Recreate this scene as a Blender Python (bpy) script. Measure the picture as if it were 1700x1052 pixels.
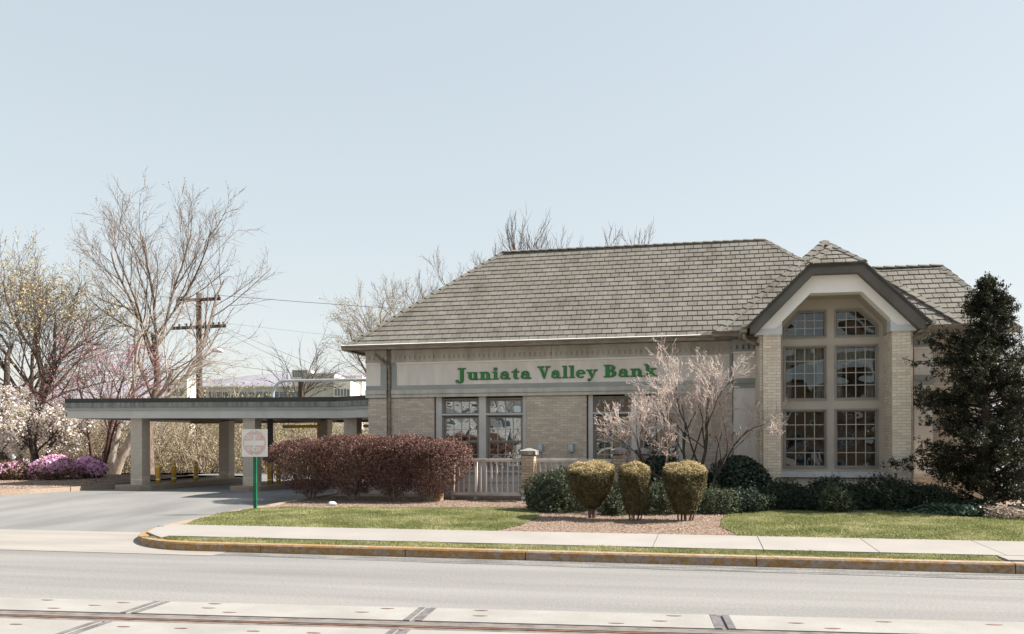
import bpy, bmesh, math, random
import numpy as np
from mathutils import Vector, Matrix

for o in list(bpy.data.objects):
    bpy.data.objects.remove(o)
SC = bpy.context.scene
COL = SC.collection
R = math.radians

# ------------------------------------------------------------------ camera
cam_data = bpy.data.cameras.new('camera')
cam = bpy.data.objects.new('camera', cam_data)
COL.objects.link(cam)
cam_data.sensor_width = 36.0
cam_data.lens = 30.28
cam_data.shift_y = 0.1229
cam_data.clip_start = 0.1
cam_data.clip_end = 6000
YAW = 12.691
cam.matrix_world = (Matrix.Translation((9.35, -23.02, 1.8)) @ Matrix.Rotation(R(YAW), 4, 'Z')
                    @ Matrix.Rotation(R(90), 4, 'X') @ Matrix.Rotation(-0.003, 4, 'Z'))
SC.camera = cam

# ------------------------------------------------------------------ sky and sun
SUN_AZ = 13.0      # degrees from +X towards +Y
SUN_EL = 43.0
world = bpy.data.worlds.new('World')
SC.world = world
world.use_nodes = True
wn = world.node_tree
for n in list(wn.nodes):
    wn.nodes.remove(n)
w_out = wn.nodes.new('ShaderNodeOutputWorld')
w_bg = wn.nodes.new('ShaderNodeBackground')
w_sky = wn.nodes.new('ShaderNodeTexSky')
w_sky.sky_type = 'NISHITA'
w_sky.sun_disc = False
w_sky.sun_elevation = R(SUN_EL)
w_sky.sun_rotation = R(90 - SUN_AZ)
w_sky.altitude = 300
w_sky.air_density = 1.3
w_sky.dust_density = 0.8
w_sky.ozone_density = 1.5
w_hs = wn.nodes.new('ShaderNodeHueSaturation')
w_hs.inputs['Saturation'].default_value = 0.95
w_hs.inputs['Hue'].default_value = 0.487
w_gm = wn.nodes.new('ShaderNodeGamma')
w_gm.inputs['Gamma'].default_value = 0.3      # the photograph's sky is flat and pale from side to side
w_bg.inputs['Strength'].default_value = 0.15
wn.links.new(w_sky.outputs[0], w_hs.inputs['Color'])
wn.links.new(w_hs.outputs[0], w_gm.inputs['Color'])
wn.links.new(w_gm.outputs[0], w_bg.inputs['Color'])
wn.links.new(w_bg.outputs[0], w_out.inputs['Surface'])

sun_data = bpy.data.lights.new('sun', 'SUN')
sun = bpy.data.objects.new('sun', sun_data)
COL.objects.link(sun)
sun_data.energy = 3.5
sun_data.angle = R(0.53)
sun_data.color = (1.0, 0.93, 0.83)
sdir = Vector((math.cos(R(SUN_EL)) * math.cos(R(SUN_AZ)), math.cos(R(SUN_EL)) * math.sin(R(SUN_AZ)), math.sin(R(SUN_EL))))
sun.rotation_euler = sdir.to_track_quat('Z', 'Y').to_euler()
sun.location = (60, 30, 60)

SC.view_settings.view_transform = 'Standard'
SC.view_settings.look = 'None'
SC.view_settings.exposure = 1.8
SC.view_settings.gamma = 1.0
SC.view_settings.use_curve_mapping = False
SC.cycles.max_bounces = 8
SC.cycles.transparent_max_bounces = 12

# ------------------------------------------------------------------ materials
def srgb(r, g, b):
    f = lambda c: (c / 255) / 12.92 if c / 255 <= 0.04045 else ((c / 255 + 0.055) / 1.055) ** 2.4
    return (f(r), f(g), f(b), 1)

def mat(name, cols, scale=3.0, rough=0.8, island=0.0, bump=0.0, bscale=None, detail=6.0, spec=0.3,
        stretch=None, fine=0.0, fscale=120.0, trans=0.0, metal=0.0, contrast=(0.35, 0.65)):
    """procedural surface: two or three real colours mixed by noise and, for pieces, one shade each"""
    m = bpy.data.materials.new(name)
    m.use_nodes = True
    nt = m.node_tree
    L = nt.links.new
    bs = nt.nodes['Principled BSDF']
    bs.inputs['Roughness'].default_value = rough
    bs.inputs['Specular IOR Level'].default_value = spec
    bs.inputs['Metallic'].default_value = metal
    geo = nt.nodes.new('ShaderNodeNewGeometry')
    mp = nt.nodes.new('ShaderNodeMapping')
    if stretch:
        mp.inputs['Scale'].default_value = stretch
    L(geo.outputs['Position'], mp.inputs['Vector'])
    ns = nt.nodes.new('ShaderNodeTexNoise')
    ns.inputs['Scale'].default_value = scale
    ns.inputs['Detail'].default_value = detail
    L(mp.outputs[0], ns.inputs['Vector'])
    fac = ns.outputs['Fac']
    mr = nt.nodes.new('ShaderNodeMapRange')
    mr.inputs['From Min'].default_value = contrast[0]
    mr.inputs['From Max'].default_value = contrast[1]
    L(fac, mr.inputs['Value'])
    fac = mr.outputs[0]
    if island > 0:
        oi = nt.nodes.new('ShaderNodeObjectInfo')
        ad = nt.nodes.new('ShaderNodeMath'); ad.operation = 'ADD'
        L(geo.outputs['Random Per Island'], ad.inputs[0]); L(oi.outputs['Random'], ad.inputs[1])
        fr = nt.nodes.new('ShaderNodeMath'); fr.operation = 'FRACT'
        L(ad.outputs[0], fr.inputs[0])
        mx = nt.nodes.new('ShaderNodeMix')
        mx.inputs[0].default_value = island
        L(fac, mx.inputs[2]); L(fr.outputs[0], mx.inputs[3])
        fac = mx.outputs[0]
    cr = nt.nodes.new('ShaderNodeValToRGB')
    els = cr.color_ramp.elements
    els[0].color = cols[0]; els[1].color = cols[-1]
    for i, c in enumerate(cols[1:-1]):
        e = els.new((i + 1) / (len(cols) - 1)); e.color = c
    L(fac, cr.inputs[0])
    colour = cr.outputs[0]
    if fine > 0:
        n2 = nt.nodes.new('ShaderNodeTexNoise')
        n2.inputs['Scale'].default_value = fscale
        n2.inputs['Detail'].default_value = 3
        L(geo.outputs['Position'], n2.inputs['Vector'])
        m2 = nt.nodes.new('ShaderNodeMapRange')
        m2.inputs['From Min'].default_value = 0.3; m2.inputs['From Max'].default_value = 0.7
        m2.inputs['To Min'].default_value = 1 - fine; m2.inputs['To Max'].default_value = 1 + fine
        L(n2.outputs['Fac'], m2.inputs['Value'])
        mu = nt.nodes.new('ShaderNodeMix'); mu.data_type = 'RGBA'; mu.blend_type = 'MULTIPLY'
        mu.inputs[0].default_value = 1.0
        L(colour, mu.inputs[6]); L(m2.outputs[0], mu.inputs[7])
        colour = mu.outputs[2]
    L(colour, bs.inputs['Base Color'])
    if bump > 0:
        n3 = nt.nodes.new('ShaderNodeTexNoise')
        n3.inputs['Scale'].default_value = bscale or scale * 8
        n3.inputs['Detail'].default_value = 5
        L(geo.outputs['Position'], n3.inputs['Vector'])
        bp = nt.nodes.new('ShaderNodeBump')
        bp.inputs['Strength'].default_value = 1.0
        bp.inputs['Distance'].default_value = bump
        L(n3.outputs['Fac'], bp.inputs['Height'])
        L(bp.outputs[0], bs.inputs['Normal'])
    if trans > 0:
        tr = nt.nodes.new('ShaderNodeBsdfTranslucent')
        L(colour, tr.inputs['Color'])
        ms = nt.nodes.new('ShaderNodeMixShader')
        ms.inputs[0].default_value = trans
        L(bs.outputs[0], ms.inputs[1]); L(tr.outputs[0], ms.inputs[2])
        L(ms.outputs[0], nt.nodes['Material Output'].inputs['Surface'])
    return m

def lin(*c): return (c[0], c[1], c[2], 1)

MT = {}
MT['road'] = mat('asphalt_road', [lin(.155, .152, .149), lin(.235, .23, .224)], 0.9, .9, fine=.16, fscale=30, bump=.003, bscale=45, stretch=(.14, 1.5, 1), contrast=(.25, .75))
MT['gutter_strip'] = mat('asphalt_gutter', [lin(.09, .088, .086), lin(.20, .196, .19)], 2.5, .95, fine=.4, fscale=30, bump=.006, bscale=35, stretch=(.5, 3, 1))
MT['drive'] = mat('asphalt_drive', [lin(.145, .143, .141), lin(.215, .212, .209)], 0.7, .8, fine=.15, fscale=60, bump=.002, bscale=80, stretch=(1, .35, 1))
MT['concrete'] = mat('concrete_walk', [lin(.252, .235, .22), lin(.29, .272, .256)], 1.2, .9, fine=.06, fscale=90, bump=.001, bscale=120, island=.35)
MT['apron'] = mat('concrete_apron', [lin(.236, .219, .202), lin(.286, .266, .247)], 0.8, .9, fine=.08, fscale=60, stretch=(.5, 2, 1))
MT['pad'] = mat('concrete_pad', [lin(.236, .226, .214), lin(.286, .275, .262)], 1.5, .85, fine=.1, fscale=70, bump=.001, bscale=90)
MT['pad_hole'] = mat('pad_hole_brown', [lin(.10, .06, .045), lin(.2, .13, .1)], 9, .9)  # flat dark brown discs stand for the recessed holes
MT['pad_edge'] = mat('pad_edge_steel', [lin(.10, .095, .098), lin(.17, .162, .165)], 5, .7, fine=.2, fscale=30)
MT['rail'] = mat('rail_steel', [lin(.30, .27, .25), lin(.42, .39, .37)], 4, .35, metal=.6)
MT['rust'] = mat('rail_rust', [lin(.14, .075, .045), lin(.24, .14, .09)], 8, .8)
MT['rubber'] = mat('flangeway_rubber', [lin(.10, .085, .08), lin(.2, .17, .16)], 6, .85)
MT['mulch'] = mat('mulch_bed', [lin(.20, .142, .108), lin(.31, .232, .185)], 14, .95, fine=.4, fscale=50, bump=.02, bscale=40)
MT['chip'] = mat('mulch_chip', [lin(.13, .082, .058), lin(.30, .218, .17), lin(.48, .39, .325)], 9, .95, island=.9)
MT['soil'] = mat('lawn_soil', [lin(.15, .155, .065), lin(.23, .21, .11)], 5, .95, fine=.3)
MT['grass'] = mat('grass_blades', [lin(.11, .135, .045), lin(.25, .265, .105), lin(.52, .47, .29)], 1.3, .6, island=.5, trans=.4)
MT['earth'] = mat('ground_earth', [lin(.16, .13, .08), lin(.22, .19, .11), lin(.16, .17, .07)], .25, .95, fine=.3, fscale=8)

def kerb_mat(name, yellow):
    m = bpy.data.materials.new(name); m.use_nodes = True
    nt = m.node_tree; L = nt.links.new; bs = nt.nodes['Principled BSDF']
    bs.inputs['Roughness'].default_value = .85
    geo = nt.nodes.new('ShaderNodeNewGeometry')
    mp = nt.nodes.new('ShaderNodeMapping'); mp.inputs['Scale'].default_value = (1, 1, 1.6)
    L(geo.outputs['Position'], mp.inputs[0])
    n1 = nt.nodes.new('ShaderNodeTexNoise'); n1.inputs['Scale'].default_value = 7; n1.inputs['Detail'].default_value = 9; n1.inputs['Roughness'].default_value = .7
    L(mp.outputs[0], n1.inputs['Vector'])
    cr = nt.nodes.new('ShaderNodeValToRGB')
    cr.color_ramp.elements[0].position = yellow; cr.color_ramp.elements[1].position = yellow + .07
    cr.color_ramp.elements[0].color = (0, 0, 0, 1); cr.color_ramp.elements[1].color = (1, 1, 1, 1)
    L(n1.outputs[0], cr.inputs[0])
    n2 = nt.nodes.new('ShaderNodeTexNoise'); n2.inputs['Scale'].default_value = 22; n2.inputs['Detail'].default_value = 6
    L(geo.outputs['Position'], n2.inputs['Vector'])
    ya = nt.nodes.new('ShaderNodeMix'); ya.data_type = 'RGBA'
    ya.inputs[6].default_value = lin(.10, .058, .028); ya.inputs[7].default_value = lin(.44, .255, .09)
    L(n2.outputs[0], ya.inputs[0])
    ga = nt.nodes.new('ShaderNodeMix'); ga.data_type = 'RGBA'
    ga.inputs[6].default_value = lin(.15, .11, .08); ga.inputs[7].default_value = lin(.40, .32, .26)
    L(n2.outputs[0], ga.inputs[0])
    mx = nt.nodes.new('ShaderNodeMix'); mx.data_type = 'RGBA'
    L(cr.outputs[0], mx.inputs[0]); L(ya.outputs[2], mx.inputs[6]); L(ga.outputs[2], mx.inputs[7])
    L(mx.outputs[2], bs.inputs['Base Color'])
    bp = nt.nodes.new('ShaderNodeBump'); bp.inputs['Distance'].default_value = .004
    L(n2.outputs[0], bp.inputs['Height']); L(bp.outputs[0], bs.inputs['Normal'])
    return m
MT['kerb_yellow'] = kerb_mat('kerb_yellow_paint', .505)
MT['kerb_worn'] = kerb_mat('kerb_worn_paint', .455)
MT['kerb_grey'] = kerb_mat('kerb_bare', .05)

MT['brick'] = mat('buff_brick', [lin(.46, .385, .305), lin(.55, .465, .375), lin(.65, .56, .46)], 6, .85, island=.8, fine=.10, fscale=60, bump=.0015, bscale=90)
MT['mortar_dark'] = mat('mortar_dark', [lin(.14, .12, .10), lin(.2, .175, .15)], 10, .95)
MT['brick_lit'] = mat('buff_brick_bay_lit', [lin(.55, .46, .365), lin(.66, .565, .46), lin(.73, .64, .535)], 6, .85, island=.75, fine=.10, fscale=60, bump=.0015, bscale=90)  # buff brick again, paler to paint in the bay's more open light
MT['mortar'] = mat('mortar', [lin(.36, .33, .295), lin(.44, .41, .37)], 10, .95, fine=.1)
MT['brick_pillar'] = mat('pillar_brick', [lin(.30, .225, .155), lin(.42, .33, .24), lin(.52, .42, .32)], 6, .85, island=.8, fine=.12, fscale=60)
MT['brick_dark'] = mat('brown_brick', [lin(.20, .13, .08), lin(.34, .24, .155)], 6, .85, island=.8, fine=.15, fscale=60)
MT['brick_painted'] = mat('painted_brick', [lin(.42, .37, .31), lin(.50, .445, .375)], 6, .8, island=.5, fine=.06)
MT['whitewash'] = mat('white_efflorescence', [lin(.5, .48, .45), lin(.72, .70, .68)], 14, .95, island=.3, fine=.15)
MT['stucco'] = mat('stucco_cream', [lin(.66, .61, .555), lin(.78, .73, .675)], 2, .95, stretch=(2.2, 2.2, .35), fine=.04, fscale=200, bump=.0008, bscale=250)
MT['stucco_white'] = mat('stucco_gable', [lin(.80, .765, .725), lin(.85, .82, .78)], 1.5, .95, fine=.04, fscale=200)
MT['trim_grey'] = mat('trim_grey_green', [lin(.31, .32, .30), lin(.36, .37, .35)], 2, .8, fine=.05)
MT['trim_beige'] = mat('trim_beige_grey', [lin(.43, .405, .36), lin(.55, .525, .475)], 2, .8, stretch=(2.5, 2.5, .35), fine=.05)
MT['trim_blue'] = mat('trim_pale_grey', [lin(.50, .51, .515), lin(.58, .585, .59)], 3, .7)
MT['frame'] = mat('window_frame_taupe', [lin(.25, .225, .20), lin(.30, .27, .24)], 4, .55)
MT['muntin'] = mat('muntin_grey', [lin(.40, .37, .34), lin(.46, .43, .40)], 4, .6)
MT['pier'] = mat('window_pier', [lin(.52, .495, .465), lin(.58, .555, .525)], 3, .8)
MT['bay_wall'] = mat('bay_stucco_taupe', [lin(.40, .355, .305), lin(.46, .41, .355)], 2, .9, fine=.05, fscale=150)
MT['fascia'] = mat('fascia_olive', [lin(.085, .078, .066), lin(.115, .105, .09)], 2, .6)
MT['gutter'] = mat('gutter_bronze', [lin(.17, .135, .10), lin(.27, .225, .18)], 3, .5, stretch=(1, 1, 6), fine=.1, fscale=30)
MT['shingle'] = mat('roof_shingle', [lin(.10, .088, .072), lin(.14, .13, .113), lin(.158, .148, .130), lin(.19, .18, .161)], 1.2, .85, island=.5, stretch=(1.6, .5, .5), fine=.18, fscale=28, bump=.003, bscale=60)
MT['deck'] = mat('roof_underlay', [lin(.05, .045, .04), lin(.07, .065, .055)], 3, .95)
MT['green'] = mat('sign_green', [lin(.035, .19, .055), lin(.045, .23, .07)], 5, .5)
MT['letter_edge'] = mat('letter_return', [lin(.10, .055, .03), lin(.14, .08, .05)], 5, .5)
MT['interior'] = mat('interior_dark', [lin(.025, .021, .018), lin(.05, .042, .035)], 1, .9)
MT['curtain'] = mat('curtain_white', [lin(.6, .57, .54), lin(.75, .73, .7)], 8, .9, trans=.3, stretch=(6, 6, .6))
MT['meter'] = mat('meter_grey', [lin(.36, .41, .44), lin(.44, .49, .52)], 6, .5)

def glass_mat(name, base, wave):
    m = bpy.data.materials.new(name); m.use_nodes = True
    nt = m.node_tree; L = nt.links.new
    for n in list(nt.nodes):
        if n.type != 'OUTPUT_MATERIAL': nt.nodes.remove(n)
    out = nt.nodes['Material Output']
    geo = nt.nodes.new('ShaderNodeNewGeometry')
    n1 = nt.nodes.new('ShaderNodeTexNoise'); n1.inputs['Scale'].default_value = 1.5; n1.inputs['Detail'].default_value = 0.0
    n1.inputs['Distortion'].default_value = .6
    L(geo.outputs['Position'], n1.inputs['Vector'])
    bp = nt.nodes.new('ShaderNodeBump'); bp.inputs['Strength'].default_value = 1; bp.inputs['Distance'].default_value = wave
    L(n1.outputs[0], bp.inputs['Height'])
    tr = nt.nodes.new('ShaderNodeBsdfTransparent'); tr.inputs[0].default_value = (.62, .66, .64, 1)
    gl = nt.nodes.new('ShaderNodeBsdfGlossy'); gl.inputs['Roughness'].default_value = .0; gl.inputs['Color'].default_value = (.9, .95, .97, 1)
    L(bp.outputs[0], gl.inputs['Normal'])
    fr = nt.nodes.new('ShaderNodeFresnel'); fr.inputs[0].default_value = 1.5
    ad = nt.nodes.new('ShaderNodeMath'); ad.operation = 'ADD'; ad.inputs[1].default_value = base; ad.use_clamp = True
    L(fr.outputs[0], ad.inputs[0])
    ms = nt.nodes.new('ShaderNodeMixShader')
    L(ad.outputs[0], ms.inputs[0]); L(tr.outputs[0], ms.inputs[1]); L(gl.outputs[0], ms.inputs[2])
    L(ms.outputs[0], out.inputs['Surface'])
    return m
MT['glass'] = glass_mat('window_glass_wavy', .34, .035)
MT['glass_bay'] = glass_mat('window_glass_bay', .05, .05)

# ------------------------------------------------------------------ mesh helpers
ORG = {}
def org(o):
    return ORG.get(o.name, Vector((0, 0, 0))) if o else Vector((0, 0, 0))

def tag(o, label=None, cat=None, group=None, kind=None):
    if label: o['label'] = label
    if cat: o['category'] = cat
    if group: o['group'] = group
    if kind: o['kind'] = kind
    return o

def link(o, parent, origin):
    COL.objects.link(o)
    if parent:
        o.parent = parent
    o.location = Vector(origin) - org(parent)
    ORG[o.name] = Vector(origin)
    return o

def thing(name, loc, label, cat, group=None):
    o = bpy.data.objects.new(name, None)
    o.empty_display_size = .2
    link(o, None, loc)
    return tag(o, label, cat, group)

def fast_mesh(name, verts, faces_flat, sizes, m, smooth=False):
    """verts (n,3) float array, faces_flat int array, sizes int array of loop counts"""
    me = bpy.data.meshes.new(name)
    verts = np.asarray(verts, dtype=np.float32)
    me.vertices.add(len(verts)); me.vertices.foreach_set('co', verts.ravel())
    faces_flat = np.asarray(faces_flat, dtype=np.int32); sizes = np.asarray(sizes, dtype=np.int32)
    me.loops.add(len(faces_flat)); me.loops.foreach_set('vertex_index', faces_flat)
    me.polygons.add(len(sizes))
    st = np.concatenate(([0], np.cumsum(sizes)[:-1])).astype(np.int32)
    me.polygons.foreach_set('loop_start', st)
    me.polygons.foreach_set('use_smooth', np.full(len(sizes), bool(smooth)))
    me.update(calc_edges=True)
    if m is not None:
        me.materials.append(m)
    return me

class MB:
    """collects shapes in world coordinates, builds ONE mesh object"""
    def __init__(s):
        s.v = []; s.f = []
    def add(s, verts, faces):
        b = len(s.v)
        s.v.extend(verts)
        s.f.extend([tuple(i + b for i in f) for f in faces])
        return s
    def box(s, x0, x1, y0, y1, z0, z1):
        return s.add([(x0, y0, z0), (x1, y0, z0), (x1, y1, z0), (x0, y1, z0), (x0, y0, z1), (x1, y0, z1), (x1, y1, z1), (x0, y1, z1)],
                     [(0, 3, 2, 1), (4, 5, 6, 7), (0, 1, 5, 4), (1, 2, 6, 5), (2, 3, 7, 6), (3, 0, 4, 7)])
    def frustum(s, cx, cy, z0, z1, a0, b0, a1, b1):
        return s.add([(cx - a0, cy - b0, z0), (cx + a0, cy - b0, z0), (cx + a0, cy + b0, z0), (cx - a0, cy + b0, z0),
                      (cx - a1, cy - b1, z1), (cx + a1, cy - b1, z1), (cx + a1, cy + b1, z1), (cx - a1, cy + b1, z1)],
                     [(0, 3, 2, 1), (4, 5, 6, 7), (0, 1, 5, 4), (1, 2, 6, 5), (2, 3, 7, 6), (3, 0, 4, 7)])
    def obox(s, o, ux, uy, uz, a, b, c):
        """oriented box from corner o with edge vectors ux*a, uy*b, uz*c"""
        o = Vector(o); X = Vector(ux) * a; Y = Vector(uy) * b; Z = Vector(uz) * c
        P = [o, o + X, o + X + Y, o + Y]
        return s.add([tuple(p) for p in P] + [tuple(p + Z) for p in P],
                     [(0, 3, 2, 1), (4, 5, 6, 7), (0, 1, 5, 4), (1, 2, 6, 5), (2, 3, 7, 6), (3, 0, 4, 7)])
    def prism_xz(s, poly, y0, y1):
        """polygon [(x,z)] counter-clockwise seen from -Y, extruded y0..y1"""
        n = len(poly)
        V = [(x, y0, z) for x, z in poly] + [(x, y1, z) for x, z in poly]
        F = [tuple(range(n)), tuple(range(2 * n - 1, n - 1, -1))]
        for i in range(n):
            j = (i + 1) % n
            F.append((j, i, n + i, n + j))
        return s.add(V, F)
    def prism_xy(s, poly, z0, z1):
        n = len(poly)
        V = [(x, y, z0) for x, y in poly] + [(x, y, z1) for x, y in poly]
        F = [tuple(range(n - 1, -1, -1)), tuple(range(n, 2 * n))]
        for i in range(n):
            j = (i + 1) % n
            F.append((i, j, n + j, n + i))
        return s.add(V, F)
    def slab(s, pts, t):
        """3-D planar polygon thickened downwards by t"""
        n = len(pts)
        V = [tuple(p) for p in pts] + [(p[0], p[1], p[2] - t) for p in pts]
        F = [tuple(range(n)), tuple(range(2 * n - 1, n - 1, -1))]
        for i in range(n):
            j = (i + 1) % n
            F.append((j, i, n + i, n + j))
        return s.add(V, F)
    def tube(s, pts, rad, n=6, cap=True):
        P = [Vector(p) for p in pts]
        if not hasattr(rad, '__len__'): rad = [rad] * len(P)
        b = len(s.v)
        prev = None
        for i, p in enumerate(P):
            d = (P[min(i + 1, len(P) - 1)] - P[max(i - 1, 0)])
            if d.length < 1e-9: d = Vector((0, 0, 1))
            d.normalize()
            if prev is None:
                a = d.orthogonal().normalized()
            else:
                a = (prev - d * prev.dot(d))
                a = a.normalized() if a.length > 1e-6 else d.orthogonal().normalized()
            prev = a
            c = d.cross(a)
            for k in range(n):
                t = 2 * math.pi * k / n
                q = p + (a * math.cos(t) + c * math.sin(t)) * rad[i]
                s.v.append((q.x, q.y, q.z))
        for i in range(len(P) - 1):
            for k in range(n):
                k2 = (k + 1) % n
                s.f.append((b + i * n + k, b + i * n + k2, b + (i + 1) * n + k2, b + (i + 1) * n + k))
        if cap:
            s.f.append(tuple(b + k for k in range(n - 1, -1, -1)))
            e = b + (len(P) - 1) * n
            s.f.append(tuple(e + k for k in range(n)))
        return s
    def build(s, name, m, parent=None, origin=None, smooth=False, kind=None):
        if origin is None:
            origin = org(parent)
        o3 = Vector(origin)
        V = np.array(s.v, dtype=np.float64).reshape(-1, 3) - np.array(o3)
        flat = [i for f in s.f for i in f]
        me = fast_mesh(name, V, flat, [len(f) for f in s.f], MT[m] if isinstance(m, str) else m, smooth)
        o = bpy.data.objects.new(name, me)
        link(o, parent, o3)
        if kind: o['kind'] = kind
        return o

def inst(name, me, parent, origin, rot=None):
    """a further object that shares mesh data; rot is a 3x3 matrix"""
    o = bpy.data.objects.new(name, me)
    COL.objects.link(o)
    if parent: o.parent = parent
    loc = Vector(origin) - org(parent)
    if rot is not None:
        o.matrix_local = Matrix.Translation(loc) @ rot.to_4x4()
    else:
        o.location = loc
    ORG[o.name] = Vector(origin)
    return o

def bevel(o, w, seg=1):
    b = o.modifiers.new('edge', 'BEVEL'); b.width = w; b.segments = seg; b.limit_method = 'ANGLE'
    return o

def interp(tab, y):
    if y <= tab[0][0]: return tab[0][1]
    for (a, za), (b, zb) in zip(tab, tab[1:]):
        if y <= b: return za + (zb - za) * (y - a) / (b - a)
    return tab[-1][1]
SITE = [(-9.92, .14), (-7.7, .18), (-6.2, .265), (-3, .32), (0, .38), (20, .38)]
DRIVE = [(-12, 0), (-10.1, .0), (-8.3, .07), (-1, .34), (12, .36)]
def sz(y): return interp(SITE, y)
def dz(y): return interp(DRIVE, y)

def sheet(name, poly, tab, off, m, parent=None, kind='structure', thick=0.0):
    """flat polygon cut along the terrain's break lines and laid on it"""
    bm = bmesh.new()
    vs = [bm.verts.new((x, y, 0)) for x, y in poly]
    f = bm.faces.new(vs)
    bmesh.ops.triangulate(bm, faces=[f])
    for yb, _ in tab:
        bmesh.ops.bisect_plane(bm, geom=bm.verts[:] + bm.edges[:] + bm.faces[:], plane_co=(0, yb, 0), plane_no=(0, 1, 0))
    for v in bm.verts:
        v.co.z = interp(tab, v.co.y) + off
    bmesh.ops.recalc_face_normals(bm, faces=bm.faces[:])
    if sum(fc.normal.z for fc in bm.faces) < 0:
        bmesh.ops.reverse_faces(bm, faces=bm.faces[:])
    if thick:
        r = bmesh.ops.extrude_face_region(bm, geom=bm.faces[:])
        for e in r['geom']:
            if isinstance(e, bmesh.types.BMVert): e.co.z += 0
        top = [e for e in r['geom'] if isinstance(e, bmesh.types.BMVert)]
        for v in bm.verts:
            if v not in top: v.co.z -= thick
        bmesh.ops.recalc_face_normals(bm, faces=bm.faces[:])
    me = bpy.data.meshes.new(name); bm.to_mesh(me); bm.free()
    me.materials.append(MT[m])
    o = bpy.data.objects.new(name, me)
    COL.objects.link(o)
    if parent: o.parent = parent
    if kind: o['kind'] = kind
    return o

def in_poly(px, py, poly):
    inside = np.zeros(len(px), dtype=bool)
    n = len(poly)
    for i in range(n):
        x0, y0 = poly[i]; x1, y1 = poly[(i + 1) % n]
        if y0 == y1: continue
        c = ((y0 > py) != (y1 > py)) & (px < (x1 - x0) * (py - y0) / (y1 - y0) + x0)
        inside ^= c
    return inside
# ================================================================== GROUND
rng = np.random.default_rng(7)
def ground_z(x, y):
    base = interp([(-60, -.06), (2, -.06), (8, .2), (14, .05), (30, -.75), (2000, -.75)], y)
    return base
xs = [-1500, -700, -300, -150, -80, -50, -35, -25, -18, -12, -6, 0, 6, 12, 18, 25, 40, 70, 150, 300, 700, 1500]
ys = [-160, -60, -20, -12, -6, 2, 5, 8, 11, 14, 20, 30, 50, 80, 150, 300, 700, 1600]
gm = MB()
nx = len(xs)
gm.v = [(x, y, ground_z(x, y)) for y in ys for x in xs]
gm.f = [(j * nx + i, j * nx + i + 1, (j + 1) * nx + i + 1, (j + 1) * nx + i) for j in range(len(ys) - 1) for i in range(nx - 1)]
tag(gm.build('ground', 'earth'), kind='structure')

# road and its weathered gutter strip
road = MB().add([(-90, -31, 0), (90, -31, 0), (90, -10.02, 0), (-90, -10.02, 0)], [(0, 1, 2, 3)])
tag(road.build('road', 'road'), kind='structure')
gs = MB()
N = 60
xe = np.linspace(-6.5, 30, N)
r_ = np.random.default_rng(3)
inner = [-10.40 - .03 * (i % 2) - .26 * min(1, max(0, (x + 4) / 12)) + r_.uniform(-.03, .03) for i, x in enumerate(xe)]
gs.v = [(x, -10.19 - .10 * max(0, 1 - (x + 6) / 8), .004) for x in xe] + [(x, inner[i], .004) for i, x in enumerate(xe)]
gs.f = [(N + i, N + i + 1, i + 1, i) for i in range(N - 1)]
tag(gs.build('gutter_strip', 'gutter_strip'), kind='structure')

# far pavement on the camera's side of the road
tag(MB().box(-90, 90, -40, -22, -.05, .12).build('far_pavement', 'concrete'), kind='structure')

# tram-style concrete track panels set into the road
TP = Vector((7.3, -14.02, 0)); TA = math.atan2(.9, 11.04)
tT = Vector((math.cos(TA), math.sin(TA), 0)); tN = Vector((-tT.y, tT.x, 0))
def tr(a, b, z): return tuple(TP + tT * a + tN * b + Vector((0, 0, z)))
def tquad(a0, a1, b0, b1, z): return [tr(a0, b0, z), tr(a1, b0, z), tr(a1, b1, z), tr(a0, b1, z)]
tb = MB().add(tquad(-60, 60, -2.75, 0.02, .004), [(0, 1, 2, 3)])
track = tag(tb.build('track_bed', 'pad_edge'), kind='structure')
joints = [2.18 + 3.075 * k for k in range(-5, 5)]
holes = [(-5.33, -.13), (-4.93, -.57), (-4.59, -.36), (-4.37, -.17), (-3.26, -.35), (-3.31, -.11), (-2.92, -.55), (-1.53, -.36), (-1.32, -.14), (-.3, -.12),
         (-.26, -.4), (1.14, -.59), (1.57, -.43), (1.72, -.15), (2.89, -.36), (3.19, -.57), (3.76, -.19), (4.78, -.2)]
for a0, a1 in zip(joints, joints[1:]):
    for b0, b1 in ((-.70, -.035), (-2.28, -1.12)):
        g = .028
        p = MB()
        q = [(a0 + g, b0), (a1 - g, b0), (a1 - g, b1), (a0 + g, b1)]
        n4 = 4
        V = [tr(a, b, .006) for a, b in q] + [tr(a, b, .018) for a, b in q]
        p.add(V, [(4, 5, 6, 7), (0, 1, 5, 4), (1, 2, 6, 5), (2, 3, 7, 6), (3, 0, 4, 7)])
        po = p.build('concrete_panel', 'pad', track)
        # steel end plates at the joint
        e = MB()
        for aa, ab in ((a0 + g, a0 + g + .07), (a1 - g - .07, a1 - g)):
            e.add(tquad(aa, ab, b0, b1, .0215), [(0, 1, 2, 3)])
        e.build('end_plate', 'pad_edge', po)
        hb = MB()
        for ha, hb_ in holes:
            if a0 < ha < a1 and b0 < hb_ < b1:
                pts = [tr(ha + .075 * math.cos(t) * (1 + .3 * math.sin(3 * t)), hb_ + .026 * math.sin(t), .0205) for t in np.linspace(0, 2 * math.pi, 11)[:-1]]
                hb.add(pts, [tuple(range(10))])
        if b1 < -1:
            for hh in (.35, .95, 1.7, 2.3):
                pts = [tr(a0 + hh + .07 * math.cos(t), b1 - .16 - .2 * (hh % .6) + .025 * math.sin(t), .0205) for t in np.linspace(0, 2 * math.pi, 11)[:-1]]
                hb.add(pts, [tuple(range(10))])
        if hb.v: hb.build('lifting_hole', 'pad_hole', po)
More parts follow.
